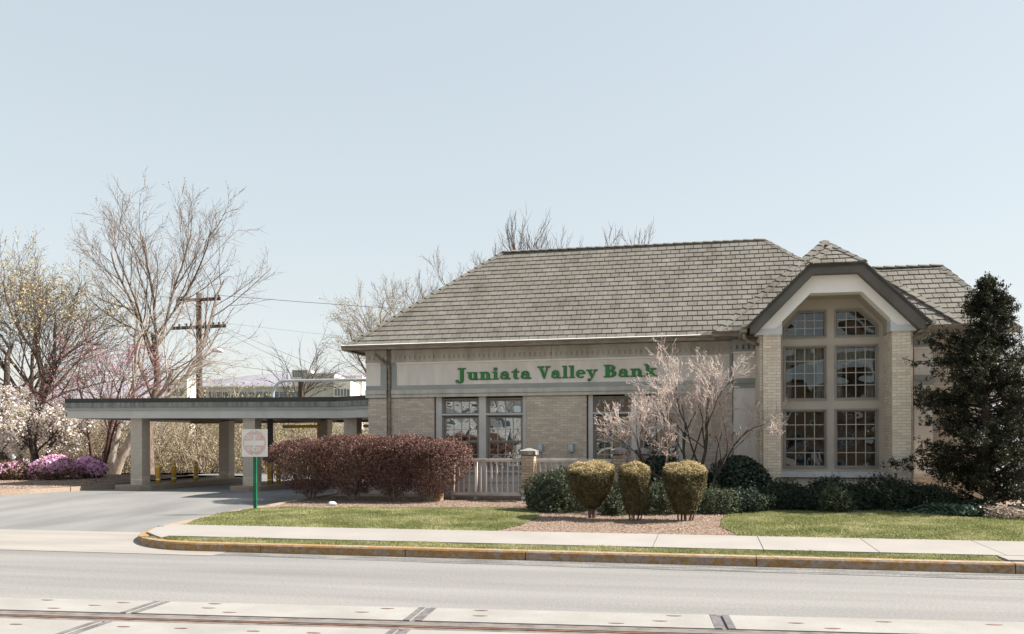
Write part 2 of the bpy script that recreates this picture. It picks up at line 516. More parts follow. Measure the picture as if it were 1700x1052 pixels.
for b in (-.93, -2.40):
    rl = MB()
    rl.obox(tr(-40, b - .035, .004), tT, tN, (0, 0, 1), 80, .07, .022)
    rl.build('rail', 'rail', track)
    fl = MB()
    fl.add(tquad(-40, 40, b + .037, b + .215, .010), [(0, 1, 2, 3)])
    fl.add(tquad(-40, 40, b - .17, b - .037, .009), [(0, 1, 2, 3)])
    fl.build('flangeway', 'rubber', track)
    ru = MB()
    ru.obox(tr(-40, b - .062, .004), tT, tN, (0, 0, 1), 80, .024, .013)
    ru.build('rail_foot', 'rust', track)

# driveway, apron
drive_poly = [(-11.5, -8.25), (-1.1, -8.25), (-.95, -3), (-.9, 1.2), (.05, 1.2), (.05, 14), (-11.5, 14)]
sheet('driveway', [(-40, -8.25), (-1.15, -8.25), (-.95, -5), (-.9, 0.3), (0, 0.4), (0, 16), (-14, 16), (-14, 8), (-40, 6)], DRIVE, 0, 'drive')
sheet('apron', [(-40, -10.6), (1.6, -10.6), (1.6, -10.0), (.2, -9.6), (-1.1, -8.24), (-40, -8.24)], DRIVE, .006, 'apron')

# site bed under lawns and shrubs: mulch
bed_poly = [(-.98, -7.65), (24, -7.65), (24, .05), (-.75, .05), (-.8, -5)]
bed = sheet('mulch_bed', bed_poly, SITE, -.005, 'mulch')

# sidewalk: slabs with open joints
walk_base = sheet('sidewalk', [(-.2, -9.42), (30, -9.42), (30, -7.66), (-1.15, -7.66), (-1.1, -8.1)], SITE, -.012, 'soil')
sj = [-1.15, .0, 1.6, 3.3, 5.0, 6.68, 8.53, 10.2, 11.85, 13.55, 15.3, 17, 18.7, 20.4, 22.1]
for i, (a, b) in enumerate(zip(sj, sj[1:])):
    sm = MB()
    x0, x1 = a + .006, b - .006
    if i == 0:
        poly = [(-1.07, -8.2), (-.75, -8.95), (-.2, -9.45), (x1, -9.62), (x1, -7.7), (-1.1, -7.7)]
    else:
        yf = -9.42
        poly = [(x0, yf), (x1, yf), (x1, -7.7), (x0, -7.7)]
    zf, zb = sz(-9.42) + .02, sz(-7.7) + .012
    V = []
    for (x, y) in poly: V.append((x, y, zf + (zb - zf) * (y + 9.42) / 1.72))
    n = len(V)
    V2 = [(x, y, z - .09) for x, y, z in V]
    F = [tuple(range(n))] + [((k + 1) % n, k, n + k, n + (k + 1) % n) for k in range(n)]
    sm.add(V + V2, F)
    so = sm.build('sidewalk_slab', 'concrete', walk_base)
# crossing slab that closes the verge on the right
MB().box(13.42, 15.2, -9.915, -9.43, .05, .166).build('sidewalk_slab', 'concrete', walk_base)

# verge strip between kerb and sidewalk
VERGE = [(-.55, -9.45), (.6, -9.90), (13.40, -9.90), (13.40, -9.43), (.9, -9.43)]
verge = sheet('verge', VERGE, [(-9.92, .125), (-9.4, .142)], 0, 'soil')

# kerb: stones along the road, round the corner and up the drive
def kerb_stone(path, z0f, z1f, m, parent, w=.17):
    """path of ground points along the road face; stone lies to the left of travel"""
    k = MB()
    n = len(path)
    P = [Vector((x, y, 0)) for x, y in path]
    ring = []
    for i, p in enumerate(P):
        d = (P[min(i + 1, n - 1)] - P[max(i - 1, 0)]).normalized()
        nn = Vector((-d.y, d.x, 0))
        zt = z1f(p.x, p.y); zb = z0f(p.x, p.y)
        prof = [(-.022, zb - .1), (-.004, zt - .025), (.012, zt), (w, zt + .004), (w, zb - .1)]
        ring.append([tuple((p + nn * a) + Vector((0, 0, z))) for a, z in prof])
    V = [q for r in ring for q in r]
    m5 = 5
    F = []
    for i in range(n - 1):
        for k5 in range(4):
            F.append((i * m5 + k5, (i + 1) * m5 + k5, (i + 1) * m5 + k5 + 1, i * m5 + k5 + 1))
    F.append((4, 3, 2, 1, 0)[::-1]); F.append(tuple((n - 1) * m5 + q for q in range(5))[::-1])
    k.add(V, F)
    return k.build('kerb_stone', m, parent)
kroot = MB().box(1, 40, -10.02, -9.95, -.2, .02).build('kerb', 'concrete'); tag(kroot, kind='structure')
zr = lambda x, y: 0.0
zt_ = lambda x, y: .14
seg = [(2.2, 4.70, 'kerb_yellow'), (4.715, 6.64, 'kerb_yellow'), (6.655, 10.05, 'kerb_worn'), (10.06, 13.44, 'kerb_worn'), (13.455, 16.8, 'kerb_worn'), (16.81, 22, 'kerb_grey')]
for a, b, m in seg:
    kerb_stone([(x, -10.1) for x in np.linspace(a, b, 6)], zr, zt_, m, kroot)
# curved corner, three stones
KC = (1.0, -7.95); KR = 2.15
def karc(t): return (KC[0] + KR * math.cos(t), KC[1] + KR * math.sin(t))
# travel must keep the stone on its left: from drive to road it runs anticlockwise
c1 = [karc(t) for t in np.linspace(math.pi * 1.02, math.pi * 1.25, 9)]
c2 = [karc(t) for t in np.linspace(math.pi * 1.252, math.pi * 1.5, 9)] + [(1.6, -10.1), (2.19, -10.1)]
def zk(x, y): return .14 + .055 * max(0, min(1, (y + 9.2) / 2)) 
zdr = lambda x, y: dz(y)
kerb_stone(c1, zdr, zk, 'kerb_yellow', kroot)
kerb_stone(c2, zr, lambda x, y: zk(x, y), 'kerb_yellow', kroot)
up = [(-.92, -.4), (-.95, -2.5), (-.98, -4.2)]
kerb_stone(up, zdr, lambda x, y: sz(y) + .03, 'kerb_grey', kroot, .14)
up2 = [(-.98, -4.22), (-1.03, -5.6), (-1.1, -7.0), (-1.15, -7.9), (-1.15, -8.08)]
kerb_stone(up2, zdr, lambda x, y: sz(y) + .02, 'kerb_grey', kroot, .15)

# left bank beyond the drive, with its own kerb
LB = [(-9.45, 3.2), (-9.75, 1.2), (-10.35, -1.2), (-10.75, -1.85), (-11.6, -2.1), (-40, -2.3), (-40, 12), (-24, 16), (-10.5, 14), (-9.3, 8)]
leftbed = sheet('planting_bank', LB, [(-3, .46), (2, .50), (6, .62), (10, .45), (16, .0)], 0, 'mulch')
lk = MB().box(-9.8, -9.7, 2, 2.2, -.1, .1).build('drive_kerb', 'concrete'); tag(lk, kind='structure')
for pth in ([(-10.72, -1.88), (-10.32, -1.2), (-9.98, .0)], [(-9.975, .02), (-9.72, 1.2), (-9.55, 2.2)], [(-9.548, 2.22), (-9.42, 3.2), (-9.28, 8.0)], [(-16, -2.2), (-11.6, -2.12), (-10.74, -1.9)]):
    kerb_stone(pth[::-1], zdr, lambda x, y: .475 + .01 * max(0, y), 'kerb_grey', lk, .15)

# lawns: soil sheet + blades
LAWN_L = [(-.80, -7.73), (-1.0, -6.6), (-.86, -5.5), (-.80, -4.75), (.7, -4.42), (2.0, -4.15), (3.35, -3.98), (4.6, -3.95), (5.35, -4.1), (5.75, -4.6), (5.95, -5.3), (6.0, -5.95), (5.93, -6.8), (5.55, -7.73)]
LAWN_R = [(9.95, -7.73), (9.62, -6.7), (9.63, -6.0), (9.72, -4.9), (10.2, -4.0), (11.0, -3.55), (12.3, -3.1), (13.5, -3.0), (14.4, -3.6), (15.4, -4.4), (17, -4.8), (21, -5), (21, -7.73)]
lawn_l = sheet('lawn', LAWN_L, SITE, .012, 'soil')
lawn_r = sheet('lawn', LAWN_R, SITE, .012, 'soil')
def blades(name, poly, n, h, zfun, parent, seed, edge=0.0):
    g = np.random.default_rng(seed)
    P = np.array(poly)
    x0, y0 = P.min(0); x1, y1 = P.max(0)
    x = g.uniform(x0 - edge, x1 + edge, n); y = g.uniform(y0 - edge, y1 + edge, n)
    x2 = x + g.normal(0, .02, n); y2 = y + g.normal(0, .02, n)
    k = in_poly(x2, y2, poly); x, y = x[k], y[k]
    n = len(x)
    z = np.array([zfun(v) for v in y])
    ang = g.uniform(0, 2 * np.pi, n); w = g.uniform(.006, .013, n)
    clump = .75 + .5 * np.sin(x * 3.1 + 1.7 * np.sin(y * 2.3)) * np.sin(y * 3.7 + x)
    hh = h * g.uniform(.5, 1.25, n) * np.clip(clump, .6, 1.2)
    lx = g.normal(0, .5, n) * hh; ly = g.normal(0, .5, n) * hh
    V = np.zeros((n, 3, 3))
    V[:, 0] = np.stack([x - np.cos(ang) * w, y - np.sin(ang) * w, z], 1)
    V[:, 1] = np.stack([x + np.cos(ang) * w, y + np.sin(ang) * w, z], 1)
    V[:, 2] = np.stack([x + lx, y + ly, z + hh], 1)
    me = fast_mesh(name, V.reshape(-1, 3), np.arange(3 * n), np.full(n, 3), MT['grass'])
    o = bpy.data.objects.new(name, me); COL.objects.link(o)
    if parent: o.parent = parent
    o['kind'] = 'stuff'
    return o
blades('grass', LAWN_L, 110000, .034, lambda y: sz(y) + .01, lawn_l, 1)
blades('grass', [p for p in LAWN_R if p[0] < 16.5] + [(16.5, -4.8), (16.5, -7.73)], 100000, .036, lambda y: sz(y) + .01, lawn_r, 2)
blades('grass', VERGE, 42000, .04, lambda y: .125 + .03 * (y + 9.92), verge, 3)

# mulch chips
def chips(name, poly, n, zfun, parent, seed, size=.03, holes=()):
    g = np.random.default_rng(seed)
    P = np.array(poly)
    x0, y0 = P.min(0); x1, y1 = P.max(0)
    x = g.uniform(x0, x1, n); y = g.uniform(y0, y1, n)
    k = in_poly(x, y, poly)
    for h in holes: k &= ~in_poly(x, y, h)
    x, y = x[k], y[k]; n = len(x)
    z = np.array([zfun(v) for v in y]) + g.uniform(.0, .012, n)
    a = g.uniform(0, 2 * np.pi, n); l = size * g.uniform(.5, 1.6, n); w = size * g.uniform(.25, .55, n)
    tx = g.normal(0, .22, n); ty = g.normal(0, .22, n)
    V = np.zeros((n, 4, 3))
    for i, (su, sv) in enumerate(((-1, -1), (1, -1), (1, 1), (-1, 1))):
        dx = su * l * np.cos(a) - sv * w * np.sin(a); dy = su * l * np.sin(a) + sv * w * np.cos(a)
        V[:, i] = np.stack([x + dx, y + dy, z + tx * dx + ty * dy], 1)
    me = fast_mesh(name, V.reshape(-1, 3), np.arange(4 * n), np.full(n, 4), MT['chip'])
    o = bpy.data.objects.new(name, me); COL.objects.link(o)
    if parent: o.parent = parent
    o['kind'] = 'stuff'
    return o
chips('bark_mulch', [(-.8, -7.65), (10.5, -7.65), (10.5, -1.0), (-.75, -1.0)], 140000, lambda y: sz(y) + .002, bed, 5, .011, (LAWN_L, LAWN_R))
chips('bark_mulch', [(-16, -2.0), (-10.6, -1.8), (-9.6, 3.2), (-11, 7), (-16, 7)], 20000, lambda y: interp([(-3, .46), (2, .50), (6, .62), (10, .45)], y) + .002, leftbed, 6, .018)

# side street on the far right
tag(MB().add([(19.5, -9.4, .21), (60, -9.4, .1), (60, 40, .3), (22, 40, .4), (19.2, -1, .33)], [(0, 1, 2, 3, 4)]).build('side_street', 'road'), kind='structure')
tag(MB().add([(17.2, -7.4, .225), (19.45, -7.4, .225), (19.15, -1, .345), (21.9, 40, .41), (20.4, 40, .41), (17.6, -1, .395)], [(0, 1, 2, 3, 4, 5)]).build('side_path', 'concrete'), kind='structure')

# wooded hill far behind
hm = MB()
prof = [(-2600, 60), (-2000, 70), (-1500, 78), (-1200, 74), (-950, 82), (-745, 86.5), (-680, 88), (-573, 98.5), (-459, 101), (-300, 104), (0, 110), (400, 100), (900, 80), (1800, 50)]
g = np.random.default_rng(11)
cols_ = []
for x in np.linspace(-2600, 1800, 180):
    h = interp(prof, x) + g.uniform(-.8, .8)
    yb = 1060 + .22 * (x + 600)
    cols_.append([(x, yb - 260, -2), (x, yb - 150, h * .45), (x, yb, h), (x, yb + 200, h * .5)])
hm.v = [p for c in cols_ for p in c]
for i in range(len(cols_) - 1):
    for k in range(3):
        hm.f.append((i * 4 + k, (i + 1) * 4 + k, (i + 1) * 4 + k + 1, i * 4 + k + 1))
MT['hill'] = mat('hill_hazy_woods', [lin(.20, .195, .235), lin(.25, .245, .285), lin(.23, .22, .245)], .012, 1.0, fine=.12, fscale=.06)  # bare woods, with distance haze put into the blue-grey colour
tag(hm.build('hill', 'hill'), kind='structure')
# ================================================================== BANK BUILDING
bank = thing('bank_building', (0, 0, .3), 'buff brick bank with green lettered frieze, hipped shingle roof and gabled window bay', 'bank')
BL, BH, BT = .1935, .0577, .010     # brick and joint
TALLY = []                           # single bricks chosen as parts

def brick_panel(target, o, u, n, w, z0, z1, proud=.006, bl=BL, bh=BH, jt=BT, shift=0.0, seed=1, depth=.02, skip=None, list_out=None):
    """running-bond bricks on a vertical face: o corner at z=0, u along, n outwards"""
    g = random.Random(seed)
    ux, uy = u; nx_, ny_ = n
    course = bh + jt; mod = bl + jt
    k = 0; z = z0
    while z + bh * .6 < z1:
        off = (k % 2) * mod / 2 + shift
        s = -off
        while s < w:
            a, b = max(s, 0), min(s + bl, w)
            if b - a > .03 and not (skip and skip((a + b) / 2, z + bh / 2)):
                zt = min(z + bh, z1)
                p = proud + g.uniform(-.0012, .0012)
                P = []
                for zz in (z, zt):
                    for aa, d in ((a, -depth), (b, -depth), (b, p), (a, p)):
                        P.append((o[0] + ux * aa + nx_ * d, o[1] + uy * aa + ny_ * d, zz))
                if list_out is not None and b - a > .05:
                    list_out.append(P)
                else:
                    target.add(P, [(3, 2, 6, 7), (7, 6, 5, 4), (0, 1, 2, 3), (1, 5, 6, 2), (0, 3, 7, 4)])
            s += mod
        k += 1; z += course
BRF = [(3, 2, 6, 7), (7, 6, 5, 4), (0, 1, 2, 3), (1, 5, 6, 2), (0, 3, 7, 4)]

# ---- shell (mortar-coloured cores); front at Y = 0
def core(x0, x1, y0, y1, z0, z1): return MB().box(x0, x1, y0, y1, z0, z1).build('wall', 'mortar', bank)
core(.0, .55, -.045, .30, .1, 3.10)                 # corner pilaster
main_wall = core(.552, 1.93, .0, .30, .1, 3.10)
core(4.56, 6.22, .0, .30, .1, 3.10)
core(8.80, 10.0, .0, .30, .1, 3.10)
core(.03, .30, .31, 6.2, .1, 4.35)                  # left wall
core(.0, 16.1, 5.95, 6.2, .1, 4.35)                 # rear wall
core(.30, 10.0, .05, .30, 3.12, 4.40)               # wall behind frieze
# left end wall cladding, plain bricks
br = MB()
brick_panel(br, (0, -.045), (1, 0), (0, -1), .55, .35, 3.08, seed=2, shift=.05)
brick_panel(br, (.552, 0), (1, 0), (0, -1), 1.378, .35, 3.08, seed=3)
brick_panel(br, (4.56, 0), (1, 0), (0, -1), 1.66, .35, 3.08, seed=4, shift=.07)
brick_panel(br, (8.80, 0), (1, 0), (0, -1), 1.22, .35, 3.08, seed=5)
brick_panel(br, (.03, 6.2), (0, -1), (-1, 0), 5.9, .35, 3.08, seed=6)
# right-facing reveals by the windows
brick_panel(br, (1.93, .0), (0, 1), (1, 0), .12, .35, 3.08, seed=7)
brick_panel(br, (6.22, .0), (0, 1), (1, 0), .12, .35, 3.08, seed=8)
bo = br.build('brickwork', 'brick', main_wall, kind='stuff')

# ---- frieze: mouldings swept along the wall
def frieze(x0, x1, yb, parent, panel_l, panel_r, name='frieze'):
    fr = MB().box(x0, x1, yb - .085, yb + .1, 4.259, 4.42)
    fr.box(x0, x1, yb - .085, yb + .1, 4.07, 4.157)
    fr.box(x0, x1, yb - .052, yb + .1, 4.157, 4.259)
    f = fr.build(name, 'trim_beige', parent)
    d = MB()
    s = x0 + .02
    while s + .095 < x1:
        d.box(s, s + .088, yb - .079, yb - .05, 4.1575, 4.2585)
        s += .143
    d.build('dentil_row', 'trim_beige', f, kind='stuff')
    g_ = MB().box(x0, x1, yb - .06, yb + .1, 3.295, 3.42)
    if panel_l > x0 + .01: g_.box(x0, panel_l, yb - .06, yb + .1, 3.4205, 4.0695)
    if panel_r < x1 - .01: g_.box(panel_r, x1, yb - .06, yb + .1, 3.4205, 4.0695)
    g_.build('frieze_border', 'trim_grey', f)
    p = MB().box(panel_l + .001, panel_r - .001, yb - .035, yb + .1, 3.4205, 4.0695)
    p.build('frieze_panel', 'stucco', f)
    MB().box(panel_l + .001, panel_r - .001, yb - .078, yb - .034, 4.022, 4.0685).build('panel_moulding', 'stucco_white', f)
    lo = MB().box(x0, x1, yb - .10, yb + .1, 3.178, 3.294)
    lo.box(x0, x1, yb - .075, yb + .1, 3.085, 3.166)
    lo.box(x0, x1, yb - .05, yb + .1, 3.166, 3.178)
    lo.build('architrave', 'trim_beige', f)
    return f
frieze(-.06, .57, -.045, bank, -.055, .39)
fmain = frieze(.70, 10.02, .0, bank, .84, 9.95)
# vertical joints in the dentil band
jm = MB()
for x in (1.94, 5.28, 8.6): jm.box(x, x + .012, -.088, -.08, 4.07, 4.42)
jm.build('joint', 'frame', fmain)
gap = MB().box(.57, .70, .04, .3, 3.0, 4.42); gap.build('recess', 'trim_beige', bank)

# ---- downspout
dsp = MB()
dsp.tube([(.40, -.60, 4.40), (.40, -.60, 4.28), (.62, -.13, 4.02), (.635, -.06, 3.85), (.635, -.045, 2.0), (.635, -.045, .42)], .045, 8)
for z in (3.3, 2.2): dsp.box(.58, .69, -.10, .03, z, z + .03)
bevel(dsp.build('downspout', 'gutter', bank), .004)

# ---- windows of the long wall
def glazing(parent, x0, x1, z0, z1, y, nx_, nz, glass, bar=.018, skip=None):
    """a grid of panes (each its own sub-part) with muntin bars proud of them"""
    w = (x1 - x0) / nx_; h = (z1 - z0) / nz
    me = None
    for i in range(nx_):
        for j in range(nz):
            if skip and skip(i, j): continue
            if me is None:
                me = fast_mesh('pane', [(0, 0, 0), (w - .001, 0, 0), (w - .001, 0, h - .001), (0, 0, h - .001), (0, .006, 0), (w - .001, .006, 0), (w - .001, .006, h - .001), (0, .006, h - .001)],
                               [0, 1, 2, 3], [4], MT[glass])
            inst('pane', me, parent, (x0 + i * w, y, z0 + j * h))
def muntins(mb, x0, x1, z0, z1, y, nx_, nz, bar=.02):
    for i in range(1, nx_):
        x = x0 + (x1 - x0) * i / nx_
        mb.box(x - bar / 2, x + bar / 2, y - .016, y - .002, z0, z1)
    for j in range(1, nz):
        z = z0 + (z1 - z0) * j / nz
        mb.box(x0, x1, y - .0145, y - .003, z - bar / 2, z + bar / 2)
def ring_frame(mb, x0, x1, z0, z1, y0, y1, t, tb=None):
    tb = tb or t
    mb.box(x0 - t, x0, y0, y1, z0 - tb, z1 + t); mb.box(x1, x1 + t, y0, y1, z0 - tb, z1 + t)
    mb.box(x0, x1, y0, y1, z1, z1 + t); mb.box(x0, x1, y0, y1, z0 - tb, z0)

def long_window(x0, x1):
    """x0..x1 clear opening between piers: transom light over a double-hung sash"""
    yg = .20
    root = MB()
    ring_frame(root, x0 + .045, x1 - .045, 1.10, 3.0, .13, .26, .045, .06)
    root.box(x0, x1, .10, .2595, 2.545, 2.60)                       # transom bar
    w = root.build('window', 'frame', bank)
    a, b = x0 + .085, x1 - .085
    fr = MB()
    ring_frame(fr, a, b, 2.645, 2.955, .165, .225, .038)
    ring_frame(fr, a, b, 1.865, 2.485, .165, .225, .038, .03)
    ring_frame(fr, a, b, 1.155, 1.80, .195, .25, .038, .05)
    fr.build('sash', 'frame', w)
    mu = MB()
    muntins(mu, a, b, 2.645, 2.955, yg, 4, 1); muntins(mu, a, b, 1.865, 2.485, yg, 4, 2); muntins(mu, a, b, 1.155, 1.80, yg + .027, 4, 2)
    mu.build('muntin', 'muntin', w)
    glazing(w, a, b, 2.645, 2.955, yg, 4, 1, 'glass'); glazing(w, a, b, 1.865, 2.485, yg, 4, 2, 'glass'); glazing(w, a, b, 1.155, 1.80, yg + .027, 4, 2, 'glass')
    MB().box(x0, x1, .06, .1295, 2.575, 2.615).build('transom_ledge', 'trim_blue', w)
    MB().box(x0 - .02, x1 + .02, .02, .1295, .985, 1.035).build('sill', 'trim_blue', w)
    return w
for x0, x1 in ((2.14, 3.215), (3.415, 4.46), (6.385, 7.41), (7.625, 8.66)):
    long_window(x0, x1)
for a, b in ((1.97, 2.139), (3.216, 3.414), (4.461, 4.558), (6.26, 6.384), (7.411, 7.624), (8.661, 8.798)):
    MB().box(a, b, .06, .30, .15, 3.085).build('window_pier', 'pier', bank)
for a, b in ((2.14, 3.215), (3.415, 4.46), (6.385, 7.41), (7.625, 8.66)):
    MB().box(a, b, .10, .29, .71, .984).build('apron_panel', 'pier', bank); MB().box(a, b, .115, .29, .1, .70).build('base_panel', 'pier', bank)

# ---- interior floor and ceiling keep the rooms dark
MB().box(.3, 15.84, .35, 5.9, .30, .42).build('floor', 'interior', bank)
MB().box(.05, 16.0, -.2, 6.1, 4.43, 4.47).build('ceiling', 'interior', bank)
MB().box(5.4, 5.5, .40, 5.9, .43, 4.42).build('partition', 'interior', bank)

# ---- block B (right) walls, pilasters
YB = -.30
core(10.03, 11.05, YB + .05, .2, .1, 4.42)
core(13.42, 14.749, YB + .05, .2, .1, 4.42)
bwall = core(14.75, 16.1, YB + .16, .2, .1, 4.42)
core(15.85, 16.1, .201, 5.9, .1, 4.42)
br2 = MB()
brick_panel(br2, (14.75, YB + .16), (1, 0), (0, -1), 1.35, .35, 4.40, seed=21)
brick_panel(br2, (14.33, YB + .05), (1, 0), (0, -1), .42, .35, .98, seed=22)
br2.build('brickwork', 'brick', bwall, kind='stuff')
def stucco_pilaster(x0, x1):
    f = MB().box(x0, x1, YB - .03, YB + .049, .99, 4.06).build('pilaster', 'stucco', bank)
    t = MB()
    MB().box(x0 - .01, x1 + .01, YB - .07, YB + .048, 3.295, 3.425).build('collar', 'trim_grey', f)
    MB().box(x0 - .02, x1 + .02, YB - .05, YB + .048, 3.18, 3.29).build('astragal', 'trim_grey', f)
    t.box(x0 - .05, x1 + .05, YB - .11, YB + .048, 4.11, 4.16)
    t.box(x0 - .05, x1 + .05, YB - .03, YB + .048, 4.1605, 4.2705)
    t.box(x0 - .05, x1 + .05, YB - .11, YB + .048, 4.271, 4.42)
    t.build('capital', 'trim_grey', f)
    d = MB()
    s = x0 - .03
    while s + .09 < x1 + .05:
        d.box(s, s + .088, YB - .106, YB - .025, 4.1615, 4.2695); s += .143
    d.build('dentil_row', 'trim_grey', f, kind='stuff')
    MB().box(x0 - .025, x1 + .025, YB - .075, YB + .048, 4.062, 4.109).build('pilaster_moulding', 'stucco_white', f)
    MB().box(x0 - .03, x1 + .03, YB - .07, YB + .048, .93, .988).build('plinth_cap', 'trim_beige', f)
    return f
stucco_pilaster(10.05, 10.66); stucco_pilaster(14.32, 14.735)
MB().box(10.05, 10.66, YB - .02, YB + .049, .1, .929).build('plinth', 'stucco', bank)

# ---- bay: brick pilasters, recessed glazed wall, gabled front
YF, YW = -2.30, -1.40
piers = []
for x0, x1 in ((10.645, 11.035), (13.43, 13.82)):
    piers.append(MB().box(x0, x1, YF + .008, -.26, .1, 4.32).build('bay_pier', 'mortar', bank))
MB().box(13.8215, 13.885, YF + .12, -.26, .1, 4.32).build('pier_return', 'mortar', bank)
MB().box(10.58, 10.6435, YF + .12, -.26, .1, 4.32).build('pier_return', 'mortar', bank)
baywall = MB().box(11.036, 13.429, YW + .02, YW + .2, .1, .94).build('bay_wall', 'mortar', bank)      # under the sill
single = []
for i, x0 in enumerate((10.645, 13.43)):
    brick_panel(None, (x0, YF + .008), (1, 0), (0, -1), .39, .72, 4.31, seed=31 + i, shift=0, bl=.19, list_out=single)
br3 = MB()
for P in single:
    c = Vector(P[3])
    b_ = MB().add(P, BRF)
    b_.build('brick', 'brick_lit', piers[0 if c.x < 12 else 1], origin=c)
brick_panel(br3, (13.43, YF + .02), (0, 1), (-1, 0), .88, .35, 4.31, seed=41)      # right reveal, faces left
brick_panel(br3, (11.035, YW), (0, -1), (1, 0), .88, .35, 4.31, seed=42)
brick_panel(br3, (10.58, -.27), (0, -1), (-1, 0), 1.9, .35, 4.31, seed=43)
brick_panel(br3, (10.58, YF + .12), (1, 0), (0, -1), .062, .35, 4.31, seed=44)
brick_panel(br3, (13.823, YF + .12), (1, 0), (0, -1), .062, .35, 4.31, seed=45)
brick_panel(br3, (11.04, YW + .02), (1, 0), (0, -1), 2.38, .35, .93, seed=46)
for x0 in (10.645, 13.43): brick_panel(br3, (x0, YF + .008), (1, 0), (0, -1), .39, .30, .715, seed=47)
br3.build('brickwork', 'brick_lit', baywall, kind='stuff')

# glazed wall: stucco with six openings, cut as strips
gw = MB()
OX = [(11.235, 12.10), (12.395, 13.24)]
rows = [(1.235, 2.52), (2.85, 4.035)]
y0, y1 = YW, YW + .16
fo = .05   # opening is larger than glass by the sash frame
xsplit = [11.04, OX[0][0] - fo, OX[0][1] + fo, OX[1][0] - fo, OX[1][1] + fo, 13.425]
for i in (0, 2, 4): gw.box(xsplit[i], xsplit[i + 1], y0, y1, 1.105, 4.27)
for (xa, xb) in OX:
    a, b = xa - fo, xb + fo
    for za, zb in ((1.105, 1.235 - fo), (2.52 + fo, 2.85 - fo), (4.035 + fo, 4.27)):
        gw.box(a, b, y0, y1, za, zb)
# upper gable part with two trapezoid lights
UL = [(11.24, 4.335), (12.10, 4.335), (12.10, 4.89), (11.545, 4.89), (11.24, 4.52)]
UR = [(12.395, 4.335), (13.245, 4.335), (13.245, 4.52), (12.86, 4.89), (12.395, 4.89)]
def shell(x): # opening outline of the gable above springing
    return None
gw.prism_xz([(11.04, 4.271), (11.24 - fo, 4.271), (11.24 - fo, 4.54), (11.525, 4.94), (11.60, 5.10), (11.04, 4.60)], y0, y1)
gw.prism_xz([(12.10 + fo, 4.271), (12.395 - fo, 4.271), (12.395 - fo, 4.94), (12.395 - fo, 5.3), (12.10 + fo, 5.3), (12.10 + fo, 4.94)], y0, y1)
gw.prism_xz([(13.245 + fo, 4.271), (13.425, 4.271), (13.425, 4.60), (12.84, 5.16), (12.87, 4.94), (13.245 + fo, 4.54)], y0, y1)
gw.prism_xz([(11.525, 4.9405), (12.1495, 4.9405), (12.1495, 5.3), (11.65, 5.3), (11.601, 5.10)], y0, y1)
gw.prism_xz([(12.3455, 4.9405), (12.8695, 4.9405), (12.839, 5.16), (12.80, 5.3), (12.3455, 5.3)], y0, y1)
gw.box(11.19, 12.1495, y0, y1, 4.2705, 4.2845); gw.box(12.3455, 13.2945, y0, y1, 4.2705, 4.2845)
glazed = gw.build('bay_window_wall', 'bay_wall', bank)

